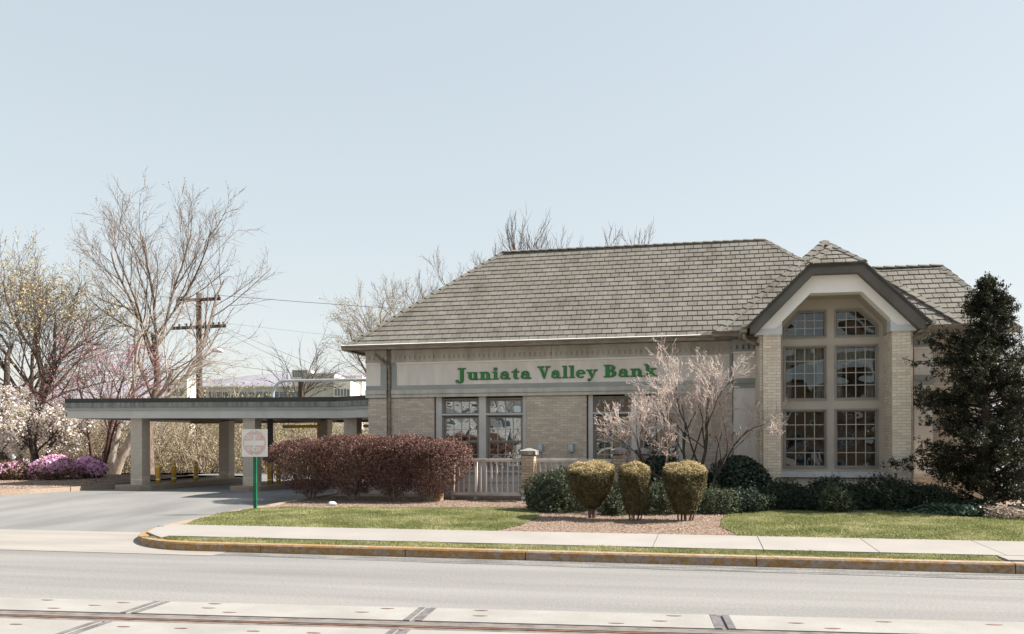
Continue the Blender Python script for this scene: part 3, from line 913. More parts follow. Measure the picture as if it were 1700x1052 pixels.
def bay_window(kind, xa, xb, za, zb, poly=None):
    yg = YW + .10
    fr = MB()
    if poly is None:
        ring_frame(fr, xa, xb, za, zb, YW + .045, YW + .15, fo - .002)
        cas = MB(); ring_frame(cas, xa - .03, xb + .03, za - .03, zb + .03, YW - .022, YW + .04, .035)
        fr.v, fr.f = fr.v, fr.f
        w = fr.build('window', 'frame', bank)
        cas.build('casing', 'frame', w)
        mu = MB()
        if kind == 'hung':
            zm = (za + zb) / 2
            fr2 = MB().box(xa, xb, YW + .06, YW + .11, zm - .024, zm + .024); fr2.build('meeting_rail', 'frame', w)
            muntins(mu, xa, xb, za, zm - .025, yg, 4, 2); muntins(mu, xa, xb, zm + .025, zb, yg, 4, 2)
            glazing(w, xa, xb, za, zm - .025, yg, 4, 2, 'glass_bay'); glazing(w, xa, xb, zm + .025, zb, yg, 4, 2, 'glass_bay')
        else:
            muntins(mu, xa, xb, za, zb, yg, 4, 4)
            glazing(w, xa, xb, za, zb, yg, 4, 4, 'glass_bay')
        mu.build('muntin', 'muntin', w)
        return w
    n = len(poly)
    cx = sum(p[0] for p in poly) / n; cz = sum(p[1] for p in poly) / n
    def off(d):
        out = []
        for i in range(n):
            p0, p1, p2 = Vector(poly[i - 1]), Vector(poly[i]), Vector(poly[(i + 1) % n])
            e1 = (p1 - p0).normalized(); e2 = (p2 - p1).normalized()
            n1 = Vector((e1.y, -e1.x)); n2 = Vector((e2.y, -e2.x))
            k = (n1 + n2); k = k / max(.3, k.dot(n1))
            out.append(tuple(p1 + k * d))
        return out
    def ringp(d0, d1, ya, yb):
        A, B = off(d0), off(d1)
        mb = MB()
        for i in range(n):
            j = (i + 1) % n
            mb.prism_xz([A[i], A[j], B[j], B[i]][::-1], ya, yb)
        return mb
    w = ringp(0, fo - .002, YW + .045, YW + .15).build('window', 'frame', bank)
    ringp(.03, .065, YW - .022, YW + .04).build('casing', 'frame', w)
    mu = MB()
    x0, x1 = min(p[0] for p in poly), max(p[0] for p in poly); z0, z1 = min(p[1] for p in poly), max(p[1] for p in poly)
    def clip(pl, f):
        out = []
        for i in range(len(pl)):
            a, b = pl[i], pl[(i + 1) % len(pl)]
            fa, fb = f(a), f(b)
            if fa >= 0: out.append(a)
            if fa * fb < 0:
                t = fa / (fa - fb); out.append((a[0] + (b[0] - a[0]) * t, a[1] + (b[1] - a[1]) * t))
        return out
    for i in range(4):
        for j in range(3):
            xa_, xb_ = x0 + (x1 - x0) * i / 4, x0 + (x1 - x0) * (i + 1) / 4
            za_, zb_ = z0 + (z1 - z0) * j / 3, z0 + (z1 - z0) * (j + 1) / 3
            pl = poly
            for f in (lambda p: p[0] - xa_, lambda p: xb_ - p[0], lambda p: p[1] - za_, lambda p: zb_ - p[1]):
                pl = clip(pl, f)
                if len(pl) < 3: break
            if len(pl) >= 3:
                MB().add([(x, yg, z) for x, z in pl], [tuple(range(len(pl)))]).build('pane', 'glass_bay', w)
    for i in range(1, 4):
        x = x0 + (x1 - x0) * i / 4
        zs = [p[1] for p in clip(clip(poly, lambda p: p[0] - x + .001), lambda p: x + .001 - p[0])]
        if zs: mu.box(x - .01, x + .01, yg - .016, yg - .002, min(zs), max(zs))
    for j in range(1, 3):
        z = z0 + (z1 - z0) * j / 3
        xs_ = [p[0] for p in clip(clip(poly, lambda p: p[1] - z + .001), lambda p: z + .001 - p[1])]
        if xs_: mu.box(min(xs_), max(xs_), yg - .0145, yg - .003, z - .01, z + .01)
    mu.build('muntin', 'muntin', w)
    return w
for xa, xb in OX:
    bay_window('hung', xa, xb, 1.235, 2.52)
    bay_window('fixed', xa, xb, 2.85, 4.035)
bay_window('trap', 0, 0, 0, 0, UL); bay_window('trap', 0, 0, 0, 0, UR)
for xa, xb in ((11.04, 12.255), (12.262, 13.45)):
    bevel(MB().box(xa, xb, YW - .10, YW + .1, .955, 1.10).build('bay_sill', 'trim_blue', bank), .008)

# scalloped valances and side drapes inside the fixed lights
for xa, xb in OX:
    cu = MB()
    ww = xb - xa
    pts = []
    for i in range(25):
        t = i / 24
        pts.append((xa + .01 + (ww - .02) * t, 4.03 - .30 - .08 * abs(math.sin(t * math.pi * 2))))
    V = []
    for i, (x, z) in enumerate(pts):
        yy = YW + .24 + .02 * math.sin(i * 2.1)
        V += [(x, yy, z), (x, yy, 4.05)]
    cu.add(V, [(2 * i, 2 * i + 2, 2 * i + 3, 2 * i + 1) for i in range(24)])
    cu.build('valance', 'curtain', bank)
    for s, x in ((1, xa), (-1, xb)):
        dr = MB(); V = []
        for i in range(9):
            V += [(x + s * (.0 + .018 * i), YW + .26 + .02 * math.sin(i * 2.4), 2.84), (x + s * .018 * i, YW + .26 + .02 * math.sin(i * 2.4), 4.0)]
        dr.add(V, [(2 * i, 2 * i + 2, 2 * i + 3, 2 * i + 1) for i in range(8)])
        dr.build('drape', 'curtain', bank)
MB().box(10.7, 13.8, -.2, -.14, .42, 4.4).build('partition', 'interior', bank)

# gable front: stucco arch band and fascia
OUT = [(10.345, 4.29), (10.345, 4.46), (11.655, 5.79), (12.80, 5.79), (14.075, 4.47), (14.06, 4.29)]
INN = [(10.465, 4.29), (11.735, 5.595), (12.69, 5.585), (13.945, 4.29)]
OPN = [(11.045, 4.30), (11.065, 4.57), (11.69, 5.20), (12.80, 5.19), (13.395, 4.565), (13.41, 4.30)]
ar = MB()
strips = [([INN[0], OPN[0], OPN[1], INN[1]][::1]), ([INN[1], OPN[1], OPN[2]]), ([INN[1], OPN[2], OPN[3], INN[2]]), ([INN[2], OPN[3], OPN[4]]), ([INN[2], OPN[4], OPN[5], INN[3]])]
for s_ in strips: ar.prism_xz(s_, YF - .02, YF + .35)
arch = ar.build('gable_front', 'stucco_white', bank)
# soffit lining of the recess
so = MB()
for a, b in zip(OPN[0:5], OPN[1:6]):
    so.add([(a[0], YF + .351, a[1]), (b[0], YF + .351, b[1]), (b[0], YW, b[1]), (a[0], YW, a[1]), (a[0], YF + .351, a[1] + .05), (b[0], YF + .351, b[1] + .05), (b[0], YW, b[1] + .05), (a[0], YW, a[1] + .05)],
           [(0, 1, 2, 3), (7, 6, 5, 4), (0, 4, 5, 1), (2, 6, 7, 3), (1, 5, 6, 2), (3, 7, 4, 0)])
so.build('gable_soffit', 'bay_wall', arch)
for x0, x1, sgn in ((10.46, 11.05, 1), (13.405, 13.95, -1)):
    if sgn > 0: pl = [(x0 + .02, 4.275), (x1 + .015, 4.275), (x1 + .015, 4.53), (x1 - .14, 4.41), (x0 + .125, 4.41)]
    else: pl = [(x0 - .015, 4.275), (x1 - .02, 4.275), (x1 - .125, 4.41), (x0 + .14, 4.41), (x0 - .015, 4.53)]
    MB().prism_xz(pl, YF - .045, YF + .345).build('springer_block', 'trim_blue', arch)
fa = MB()
fo_ = [(OUT[0], OUT[1], OUT[2], INN[1], INN[0]), (OUT[2], OUT[3], INN[2], INN[1]), (OUT[3], OUT[4], OUT[5], INN[3], INN[2])]
for p in fo_: fa.prism_xz(list(p)[::-1], YF - .25, YF - .021)
fa.build('gable_fascia', 'fascia', arch)
# ================================================================== ROOFS
CAMP = Vector((9.35, -23.02, 1.8))
EXPO, TW, TT = .235, .258, .03
def tile_mesh(w, full=True):
    l = EXPO + .035
    V = [(0, 0, 0), (w, 0, 0), (w, l, 0), (0, l, 0), (.002, .0, TT), (w - .002, .0, TT), (w, l, .006), (0, l, .006)]
    return V, [(4, 5, 6, 7), (0, 1, 5, 4), (1, 2, 6, 5), (3, 0, 4, 7)]
tV, tF = tile_mesh(TW - .013)
TILE = fast_mesh('shingle', tV, [i for f in tF for i in f], [4] * 4, MT['shingle'])
ALLT = []      # (distance, part, origin, rotation)
def clip_poly(pl, a, b):
    """keep the side to the left of a->b in the plane"""
    out = []
    f = lambda p: (b[0] - a[0]) * (p[1] - a[1]) - (b[1] - a[1]) * (p[0] - a[0])
    for i in range(len(pl)):
        p, q = pl[i], pl[(i + 1) % len(pl)]
        fp, fq = f(p), f(q)
        if fp >= 0: out.append(p)
        if fp * fq < 0:
            t = fp / (fp - fq); out.append((p[0] + (q[0] - p[0]) * t, p[1] + (q[1] - p[1]) * t))
    return out
def tile_plane(part, pts, stuff, single=True, seed=1, drop=.03):
    """pts: convex 3-D polygon, first edge is the eave, anticlockwise seen from outside"""
    g = random.Random(seed)
    P = [Vector(p) for p in pts]
    U = (P[1] - P[0]).normalized()
    Nn = (P[1] - P[0]).cross(P[-1] - P[0]).normalized()
    Vv = Nn.cross(U)
    O = P[0]
    poly = [((p - O).dot(U), (p - O).dot(Vv)) for p in P]
    vmax = max(p[1] for p in poly); umin = min(p[0] for p in poly); umax = max(p[0] for p in poly)
    rot = Matrix((U, Vv, Nn)).transposed()
    k = 0; v = -.02
    while v < vmax - .02:
        u = umin - TW * (.5 if k % 2 else 0) - TW + g.uniform(-.012, .012)
        while u < umax:
            r = [(u + .0065, v), (u + TW - .0065, v), (u + TW - .0065, v + EXPO + .035), (u + .0065, v + EXPO + .035)]
            pl = r
            for i in range(len(poly)):
                a, b = poly[i], poly[(i + 1) % len(poly)]
                if i == 0: a, b = (a[0], a[1] - .05), (b[0], b[1] - .05)
                pl = clip_poly(pl, a, b)
                if len(pl) < 3: break
            if len(pl) >= 3:
                area = abs(sum(pl[i][0] * pl[(i + 1) % len(pl)][1] - pl[(i + 1) % len(pl)][0] * pl[i][1] for i in range(len(pl)))) / 2
                full = area > .999 * (TW - .013) * (EXPO + .035)
                lift = g.uniform(0, .003); tilt = g.uniform(-.012, .012); dv = g.uniform(-.004, .004)
                if full:
                    o = O + U * (u + .0065) + Vv * (v + dv) + Nn * (.004 + lift)
                    rr = rot @ Matrix.Rotation(tilt * .6, 3, 'Z') @ Matrix.Rotation(g.uniform(-.01, .012), 3, 'Y')
                    ALLT.append(((o - CAMP).length if single else 1e9, part, o, rr, stuff))
                elif area > .002:
                    B = []; n = len(pl)
                    for (a, b) in pl:
                        t_ = TT - (TT - .006) * (b - v) / (EXPO + .035)
                        B.append(tuple(O + U * a + Vv * b + Nn * (.004 + lift + t_)))
                    for (a, b) in pl: B.append(tuple(O + U * a + Vv * b + Nn * .004))
                    stuff.add(B, [tuple(range(n))] + [((i + 1) % n, i, n + i, n + (i + 1) % n) for i in range(n)])
            u += TW
        k += 1; v += EXPO
def caps(part, a, b, w=.125, drop=.42, name='ridge_cap', lift=.03, first=0.0):
    """overlapping cap pieces from a (low) to b (high)"""
    a, b = Vector(a), Vector(b)
    d = (b - a); L_ = d.length; d.normalize()
    s = d.cross(Vector((0, 0, 1))).normalized(); up = s.cross(d).normalized()
    n = max(1, round(L_ / .285)); st = L_ / n
    me = None
    for i in range(n):
        l = st + .03
        if me is None:
            V = []
            for t, h in ((0, .034), (l, .010)):
                V += [(-w, t, h - w * drop), (0, t, h), (w, t, h - w * drop), (-w, t, h - w * drop - .03), (0, t, h - .03), (w, t, h - w * drop - .03)]
            F = [(0, 1, 7, 6), (1, 2, 8, 7), (0, 3, 4, 1), (1, 4, 5, 2), (2, 5, 11, 8), (3, 0, 6, 9)]
            me = fast_mesh('ridge_cap', V, [q for f in F for q in f], [4] * 6, MT['shingle'])
        rr = Matrix((s, d, up)).transposed() @ Matrix.Rotation(random.uniform(-.012, .012), 3, 'Z')
        inst('ridge_cap', me, part, a + d * (st * i) + up * lift, rr)
random.seed(4)
def roof_part(name, planes):
    """deck of given planes as one mesh, planes thickened downwards"""
    mb = MB()
    for p in planes:
        n = len(p)
        P = [Vector(q) for q in p]
        mb.add([tuple(q) for q in P] + [tuple(q - Vector((0, 0, .06))) for q in P],
               [tuple(range(n)), tuple(range(2 * n - 1, n - 1, -1))] + [((i + 1) % n, i, n + i, n + (i + 1) % n) for i in range(n)])
    return mb.build(name, 'deck', bank)

E0 = 4.50
rL, rR = (3.22, 3.0, 7.70), (11.02, 3.0, 7.66)
A_front = [(-.40, -.62, E0), (14.62, -.62, E0), rR, rL]
A_left = [(-.40, 6.62, E0), (-.40, -.62, E0), rL]
A_right = [(14.62, -.62, E0), (14.62, 6.62, E0), rR]
A_back = [(14.62, 6.62, E0), (-.40, 6.62, E0), rL, rR]
roofA = roof_part('main_roof', [A_front, A_left, A_right, A_back])
pk = (12.54, 2.0, 7.31)
EB = 4.55
B_front = [(9.62, -.87, EB), (15.32, -.87, EB), pk]
B_left = [(9.62, 4.87, EB), (9.62, -.87, EB), pk]
B_right = [(15.32, -.87, EB), (15.32, 4.87, EB), pk]
B_back = [(15.32, 4.87, EB), (9.62, 4.87, EB), pk]
roofB = roof_part('cross_roof', [B_front, B_left, B_right, B_back])
cr_f, cr_b = (12.225, -1.72, 6.385), (12.225, 1.15, 6.385)
C_left = [(10.27, -.2, 4.43), (10.27, -2.58, 4.43), (11.65, -2.58, 5.81), cr_f, cr_b]
C_right = [(14.18, -2.58, 4.43), (14.18, -.2, 4.43), cr_b, cr_f, (12.80, -2.58, 5.81)]
C_front = [(11.65, -2.58, 5.81), (12.80, -2.58, 5.81), cr_f]
roofC = roof_part('gable_roof', [C_left, C_right, C_front])
dL, dR = (12.9, 1.8, 6.48), (15.46, 1.8, 6.46)
ED = 4.50
D_front = [(12.9, -.47, ED), (16.55, -.47, ED), dR, dL]
D_right = [(16.55, -.47, ED), (16.55, 4.07, ED), dR]
D_back = [(16.55, 4.07, ED), (12.9, 4.07, ED), dL, dR]
roofD = roof_part('wing_roof', [D_front, D_right, D_back])
fields = {}
for part in (roofA, roofB, roofC, roofD): fields[part.name] = MB()
tile_plane(roofA, A_front, fields[roofA.name], True, 1)
tile_plane(roofA, A_left, fields[roofA.name], False, 2)
tile_plane(roofB, B_front, fields[roofB.name], True, 3)
tile_plane(roofB, B_left, fields[roofB.name], False, 4)
tile_plane(roofB, B_right, fields[roofB.name], False, 5)
tile_plane(roofC, C_left, fields[roofC.name], False, 6)
tile_plane(roofC, C_right, fields[roofC.name], False, 7)
tile_plane(roofC, C_front, fields[roofC.name], True, 8)
tile_plane(roofD, D_front, fields[roofD.name], True, 9)
tile_plane(roofD, D_right, fields[roofD.name], False, 10)
# A's slope is hidden where the cross roof stands in front of it
def hidden(o):
    return (o.x > 10.1 and o.y < 3 and (o.x - 9.62) * .975 + EB > o.z + .12 and o.y < 2.5 and o.x < 15) or (o.x < 13.6 and o.y > 0 and o.y < 1.8 and o.x > 13)
ALLT.sort(key=lambda t: t[0])
cnt = 0
for dist, part, o, rr, stf in ALLT:
    vis = dist < 1e8 and not (part is roofA and hidden(o)) and not (part is roofB and (o.x > 10.9 and o.x < 14.2 and o.z < 6.2)) and not (part is roofD and o.x < 15.0 and o.z < 5.6)
    if vis and cnt < 296:
        inst('shingle', TILE, part, o, rr); cnt += 1
    else:
        stf.add([tuple(o + rr @ Vector(v)) for v in tV], tF)
for part in (roofA, roofB, roofC, roofD):
    if fields[part.name].v:
        fields[part.name].build('shingle_field', 'shingle', part, kind='stuff')
caps(roofA, (-.42, -.64, E0 + .0), rL); caps(roofA, rL, rR, lift=.04); caps(roofA, (14.0, 0.02, 5.03), rR)
caps(roofB, (9.6, -.89, EB), pk, w=.14); caps(roofB, (15.34, -.89, EB), pk, w=.14)
caps(roofC, (11.63, -2.6, 5.81), cr_f, w=.10); caps(roofC, (12.80, -2.58, 5.81), cr_f, w=.09)
caps(roofC, cr_f, (12.225, .6, 6.385), w=.12)
caps(roofD, dL, dR, lift=.04); caps(roofD, (16.57, -.49, ED), dR)

# soffits, gutters
for q in ((-.40, 10.0, -.62, .06, 4.425, 4.455), (9.62, 15.3, -.86, -.2, 4.43, 4.46), (15.0, 16.5, -.46, -.1, 4.4235, 4.452), (-.395, .04, .06, 6.6, 4.4245, 4.4555)):
    MB().box(*q).build('soffit', 'frame', bank)
def gutter(x0, x1, y, z, endcap=True):
    prof = [(y, z - .13), (y - .07, z - .125), (y - .085, z - .07), (y - .118, z - .02), (y - .118, z), (y - .105, z), (y - .1, z - .012), (y, z - .02)]
    n = len(prof)
    mb = MB()
    V = [(x0, a, b) for a, b in prof] + [(x1, a, b) for a, b in prof]
    F = [tuple(range(n)), tuple(range(2 * n - 1, n - 1, -1))] + [(i, (i + 1) % n, n + (i + 1) % n, n + i) for i in range(n)]
    mb.add(V, F)
    return mb.build('gutter', 'gutter', bank)
ga = gutter(-.53, 9.60, -.625, 4.508)
MB().add([(-.52, -.748, 4.51), (9.59, -.748, 4.51), (9.59, -.69, 4.532), (-.52, -.69, 4.532)], [(0, 1, 2, 3)]).build('gutter_highlight', 'trim_blue', ga)  # pale plate added as a painted sun highlight on the gutter rim
gutter(9.50, 10.34, -.875, 4.565); gutter(14.12, 15.45, -.875, 4.565); gutter(15.46, 16.6, -.475, 4.51)
gl_ = MB().box(-.53, -.402, -.62, 6.6, 4.38, 4.505); gl_.build('gutter', 'gutter', bank)
for q in ((9.28, 9.56, -.765, -.60, 4.50, 4.575), (9.98, 10.27, -1.015, -.86, 4.566, 4.655), (10.16, 10.36, -2.50, -2.36, 4.44, 4.52), (14.09, 14.30, -2.50, -.9, 4.40, 4.50)):
    MB().box(*q).build('splash_guard', 'trim_beige', bank)
gc = MB(); gc.box(10.15, 10.28, -2.5, -.9, 4.33, 4.45); gc.build('gutter', 'gutter', bank)
el = MB()
el.tube([(10.22, -2.30, 4.36), (10.23, -2.28, 4.22), (10.32, -2.22, 4.13), (10.45, -2.16, 4.11), (10.55, -2.0, 4.09)], .042, 8)
el.build('downspout', 'gutter', bank)
el = MB()
el.tube([(14.14, -2.30, 4.42), (14.14, -2.28, 4.27), (14.08, -2.24, 4.16), (13.98, -2.22, 4.13), (13.89, -2.2, 4.12)], .045, 8)
el.build('downspout', 'gutter', bank)

# ---- frieze lettering
def glyphs():
    def rect(a, b, c, d): return [(a, b), (c, b), (c, d), (a, d)]
    def arc(cx, cy, ro, qo, ri, qi, t0, t1, n=14, dx=0):
        A = [(cx + ro * math.cos(R(t)), cy + qo * math.sin(R(t))) for t in np.linspace(t0, t1, n)]
        B = [(cx + dx + ri * math.cos(R(t)), cy + qi * math.sin(R(t))) for t in np.linspace(t0, t1, n)]
        return ('strip', A, B)
    def ball(cx, cy, r, q=None): return [(cx + r * math.cos(t), cy + (q or r) * math.sin(t)) for t in np.linspace(0, 2 * math.pi, 15)[:-1]]
    G = {}
    G['J'] = (.74, [rect(.30, -.06, .54, .95), rect(.12, .92, .70, 1.0), arc(.26, -.05, .28, .22, .04, .15, 0, -150), ball(.05, -.10, .11)])
    G['u'] = (.86, [rect(.10, .16, .32, .60), rect(.0, .57, .32, .64), arc(.36, .19, .26, .20, .05, .10, 180, 320), rect(.52, .0, .74, .60), rect(.42, .57, .74, .64), rect(.52, .0, .84, .07)])
    G['n'] = (.88, [rect(.10, .03, .32, .60), rect(.0, .57, .32, .64), rect(.0, .0, .42, .07), arc(.47, .40, .28, .25, .05, .15, 0, 150), rect(.52, .03, .75, .42), rect(.44, .0, .85, .07)])
    G['i'] = (.46, [rect(.12, .03, .34, .60), rect(.0, .57, .34, .64), rect(.0, .0, .44, .07), ball(.22, .86, .13)])
    G['a'] = (.80, [rect(.42, .06, .64, .44), arc(.36, .42, .28, .23, .06, .14, 0, 165), ball(.16, .45, .09), arc(.30, .19, .27, .19, .09, .10, 60, 330), rect(.52, .0, .78, .08)])
    G['t'] = (.56, [[(.14, .14), (.36, .14), (.36, .86), (.30, .86), (.14, .66)], rect(.0, .56, .54, .64), arc(.36, .16, .22, .17, .0, .08, 180, 330)])
    G['V'] = (.98, [rect(-.02, .92, .48, 1.0), [(.08, .95), (.36, .95), (.60, .22), (.56, .0), (.46, .0)], [(.56, .0), (.46, .0), (.72, .95), (.85, .95)], rect(.62, .92, 1.0, 1.0)])
    G['l'] = (.46, [rect(.12, .03, .34, .97), rect(.0, .93, .34, 1.0), rect(.0, .0, .44, .07)])
    G['e'] = (.74, [arc(.36, .32, .35, .33, .14, .25, 0, 318, 22, .02), rect(.2, .31, .70, .385)])
    G['y'] = (.84, [[(.06, .6), (.32, .6), (.52, .16), (.44, -.02), (.36, -.02)], [(.48, .02), (.40, -.04), (.64, .6), (.75, .6)], [(.46, .06), (.36, .02), (.26, -.20), (.34, -.24)], ball(.20, -.19, .11, .10), rect(.0, .57, .42, .64), rect(.54, .57, .86, .64)])
    G['B'] = (.94, [rect(.12, .0, .38, 1.0), rect(.0, .93, .14, 1.0), rect(.0, .0, .14, .07), arc(.40, .755, .40, .245, .14, .165, -90, 90), arc(.40, .28, .48, .28, .19, .19, -90, 90), rect(.36, .92, .42, 1.0), rect(.36, .0, .42, .08), rect(.36, .50, .44, .56)])
    G['k'] = (.90, [rect(.12, .03, .34, .97), rect(.0, .93, .34, 1.0), rect(.0, .0, .42, .07), [(.32, .24), (.40, .24), (.68, .58), (.54, .58)], [(.40, .36), (.52, .46), (.82, .05), (.56, .05)], rect(.44, .57, .80, .64), rect(.48, .0, .90, .07)])
    return G
G = glyphs()
def letters(word, x0, x1, base, cap):
    tot = sum(G[c][0] for c in word) + .09 * (len(word) - 1)
    sx = (x1 - x0) / tot
    x = x0
    for c in word:
        adv, shapes = G[c]
        for m, grow, y0, y1 in (('letter_edge', .035, -.052, -.0355), ('green', 0, -.074, -.050)):
            mb = MB()
            for k, sh in enumerate(shapes):
                e = .0007 * k
                if isinstance(sh, tuple):
                    A, B = sh[1], sh[2]
                    if grow:
                        cx = sum(p[0] for p in A) / len(A); cy = sum(p[1] for p in A) / len(A)
                        A = [(p[0] + grow * .6 * (1 if p[0] > cx else -1), p[1] + grow * .6 * (1 if p[1] > cy else -1)) for p in A]
                    for i in range(len(A) - 1):
                        q = [A[i], A[i + 1], B[i + 1], B[i]]
                        mb.prism_xz([(x + a * sx, base + b * cap) for a, b in q], y0 - e, y1)
                else:
                    if grow:
                        cx = sum(p[0] for p in sh) / len(sh); cy = sum(p[1] for p in sh) / len(sh)
                        sh = [(p[0] + grow * .6 * (1 if p[0] > cx else -1), p[1] + grow * .6 * (1 if p[1] > cy else -1)) for p in sh]
                    mb.prism_xz([(x + a * sx, base + b * cap) for a, b in sh], y0 - e, y1)
            if m == 'letter_edge':
                lo = mb.build('letter', m, bank, origin=(x, -.05, base))
            else:
                mb.build('letter_face', m, lo)
        x += (adv + .09) * sx
letters('Juniata', 2.60, 4.72, 3.545, .325)
letters('Valley', 4.90, 6.52, 3.545, .325)
letters('Bank', 6.70, 8.10, 3.545, .325)

# ---- meter boxes on the wall
for x in (4.888, 5.733):
    mt = MB().box(x, x + .145, -.115, -.007, 1.555, 1.78)
    mo = thing('meter_box', (x + .07, -.05, .38), 'grey utility meter box nearest the left window pair on the brick wall' if x < 5 else 'grey utility meter box nearest the right window pair on the brick wall', 'meter box', 'meter boxes on the brick wall')
    bevel(mt.build('box', 'meter', mo), .008)
    MB().box(x + .03, x + .115, -.122, -.1155, 1.62, 1.74).build('cover', 'trim_blue', mo)
    MB().tube([(x + .075, -.05, 1.556), (x + .075, -.05, .36)], .016, 8).build('conduit', 'meter', mo)
# ================================================================== DRIVE-THROUGH CANOPY
MT['canopy_dark'] = mat('canopy_flashing', [lin(.035, .038, .034), lin(.05, .052, .047)], 2, .6)
MT['canopy_band'] = mat('canopy_weathered_band', [lin(.13, .135, .125), lin(.24, .24, .225)], 2.5, .8, stretch=(4, 4, .5), fine=.15, fscale=20)
MT['canopy_white'] = mat('canopy_fascia', [lin(.44, .44, .42), lin(.50, .50, .48)], 2, .7)
MT['canopy_soffit'] = mat('canopy_soffit', [lin(.17, .135, .10), lin(.21, .17, .125)], 1, .8)
MT['steel_dark'] = mat('dark_steel', [lin(.03, .03, .03), lin(.05, .05, .05)], 3, .6)
MT['yellow'] = mat('safety_yellow', [lin(.50, .29, .03), lin(.60, .37, .05)], 4, .6, fine=.1)
MT['white_band'] = mat('reflective_band', [lin(.62, .6, .55), lin(.7, .68, .62)], 4, .5)
MT['galv'] = mat('galvanised', [lin(.36, .40, .44), lin(.46, .50, .54)], 5, .45, metal=.3)
MT['sign_white'] = mat('sign_white', [lin(.70, .68, .65), lin(.76, .74, .71)], 4, .6)
MT['sign_pink'] = mat('sign_faded_red', [lin(.62, .41, .385), lin(.68, .48, .45)], 3, .6)
MT['post_green'] = mat('post_green', [lin(.01, .11, .055), lin(.018, .16, .08)], 5, .45)
MT['wood_rail'] = mat('fence_weathered_wood', [lin(.38, .33, .29), lin(.50, .44, .40), lin(.60, .54, .50)], 5, .85, stretch=(1, 1, .2), island=.4, fine=.15)
MT['cap_stone'] = mat('pillar_cap_stone', [lin(.13, .12, .11), lin(.42, .39, .36)], 6, .9, fine=.3, fscale=30)
MT['pole_wood'] = mat('utility_pole_wood', [lin(.05, .036, .028), lin(.12, .078, .058)], 3, .9, stretch=(6, 6, .3), fine=.2)
MT['insul'] = mat('insulator', [lin(.03, .025, .02), lin(.06, .05, .045)], 4, .3)
MT['wire'] = mat('cable', [lin(.10, .11, .12), lin(.14, .15, .16)], 2, .6)
MT['rock'] = mat('rock_pale', [lin(.38, .38, .37), lin(.55, .54, .53)], 20, .9)

can = thing('drive_through_canopy', (-5, 1.5, .36), 'flat roofed drive-through canopy on buff brick columns beside the bank', 'canopy')
def cz(x): return -.0085 * (x + 10.9)
PATH = [(-10.9, 7.8), (-10.9, 1.0), (-1.45, 1.0), (-.05, .12)]
def offset_path(d):
    """canopy outline pushed outwards by d with mitred corners"""
    P = [Vector(p) for p in PATH]
    out = []
    for i, p in enumerate(P):
        ns = []
        for a, b in ((i - 1, i), (i, i + 1)):
            if a >= 0 and b < len(P):
                e = (P[b] - P[a]).normalized(); ns.append(Vector((-e.y, e.x)) * -1 if False else Vector((e.y, -e.x)))
        n = sum(ns, Vector((0, 0))) / len(ns)
        k = n / max(.3, n.dot(ns[0])) if len(ns) > 1 else n
        out.append(p + k * d)
    return out
def band(z0, z1, out, m, name, depth=.25):
    """fascia band round the canopy edge, a closed strip with real thickness"""
    # walking (-10.9,7.8) -> (-10.9,1) -> ... the right-hand normal (e.y,-e.x) of the first edge is -X, so outwards
    A, B = offset_path(out), offset_path(-depth)
    n = len(A)
    V = [(p.x, p.y, z0 + cz(p.x)) for p in A] + [(p.x, p.y, z0 + cz(p.x)) for p in B] + [(p.x, p.y, z1 + cz(p.x)) for p in A] + [(p.x, p.y, z1 + cz(p.x)) for p in B]
    F = []
    for i in range(n - 1):
        F += [(i, i + 1, 2 * n + i + 1, 2 * n + i), (n + i + 1, n + i, 3 * n + i, 3 * n + i + 1), (2 * n + i, 2 * n + i + 1, 3 * n + i + 1, 3 * n + i), (n + i, n + i + 1, i + 1, i)]
    F += [(0, 2 * n, 3 * n, n), (n - 1, 2 * n - 1, 4 * n - 1, 3 * n - 1)]
    return MB().add(V, F).build(name, m, can)
band(3.135, 3.275, .0, 'canopy_dark', 'flashing', .20)
band(2.985, 3.134, .045, 'canopy_band', 'gutter_band', .22)
band(2.895, 2.984, .0, 'trim_grey', 'fascia_moulding', .24)
band(2.64, 2.894, -.05, 'canopy_white', 'fascia', .24)
rm = MB().prism_xy([(-10.69, 1.22), (-1.5, 1.22), (-.2, .45), (-.05, .45), (-.05, 7.8), (-10.69, 7.8)], 2.70, 3.10)
rm.build('roof_deck', 'canopy_soffit', can)
for q in ((-10.6, -.1, 7.55, 7.8, 2.60, 2.6995), (-8.6, -8.3, 1.3, 7.5, 2.62, 2.6995), (-4.7, -4.35, 1.3, 7.5, 2.60, 2.6995)):
    MB().box(*q).build('beam', 'canopy_soffit', can)
for x, y in ((-9.7, 2.2), (-6.4, 2.0), (-3.0, 2.2), (-6.4, 5)): MB().box(x, x + .5, y, y + .3, 2.655, 2.6995).build('soffit_light', 'canopy_white', can)
def column(x0, yf, w=.41, z0=.50, name='column'):
    c = MB().box(x0 + .004, x0 + w - .004, yf + .004, yf + w - .004, z0 - .15, 2.66)
    co = c.build(name, 'mortar', can)
    b = MB(); b2 = MB()
    for (o, u, n) in (((x0, yf), (1, 0), (0, -1)), ((x0 + w, yf), (0, 1), (1, 0)), ((x0, yf + w), (0, -1), (-1, 0)), ((x0 + w, yf + w), (-1, 0), (0, 1))):
        brick_panel(b2, o, u, n, w, z0, z0 + .27, proud=.002, seed=int(x0 * 10) % 97)
        brick_panel(b, o, u, n, w, z0 + .2708, 2.655, proud=.002, bh=.062, bl=.198, jt=.0055, seed=int(x0 * 10) % 89)
    b.build('painted_brickwork', 'brick_painted', co, kind='stuff')
    b2.build('base_brickwork', 'brick', co, kind='stuff')
    return co
for x0, yf in ((-8.62, 1.2), (-4.66, 1.2), (-1.30, 1.2), (-8.55, 6.2), (-4.55, 6.2)):
    column(x0, yf)
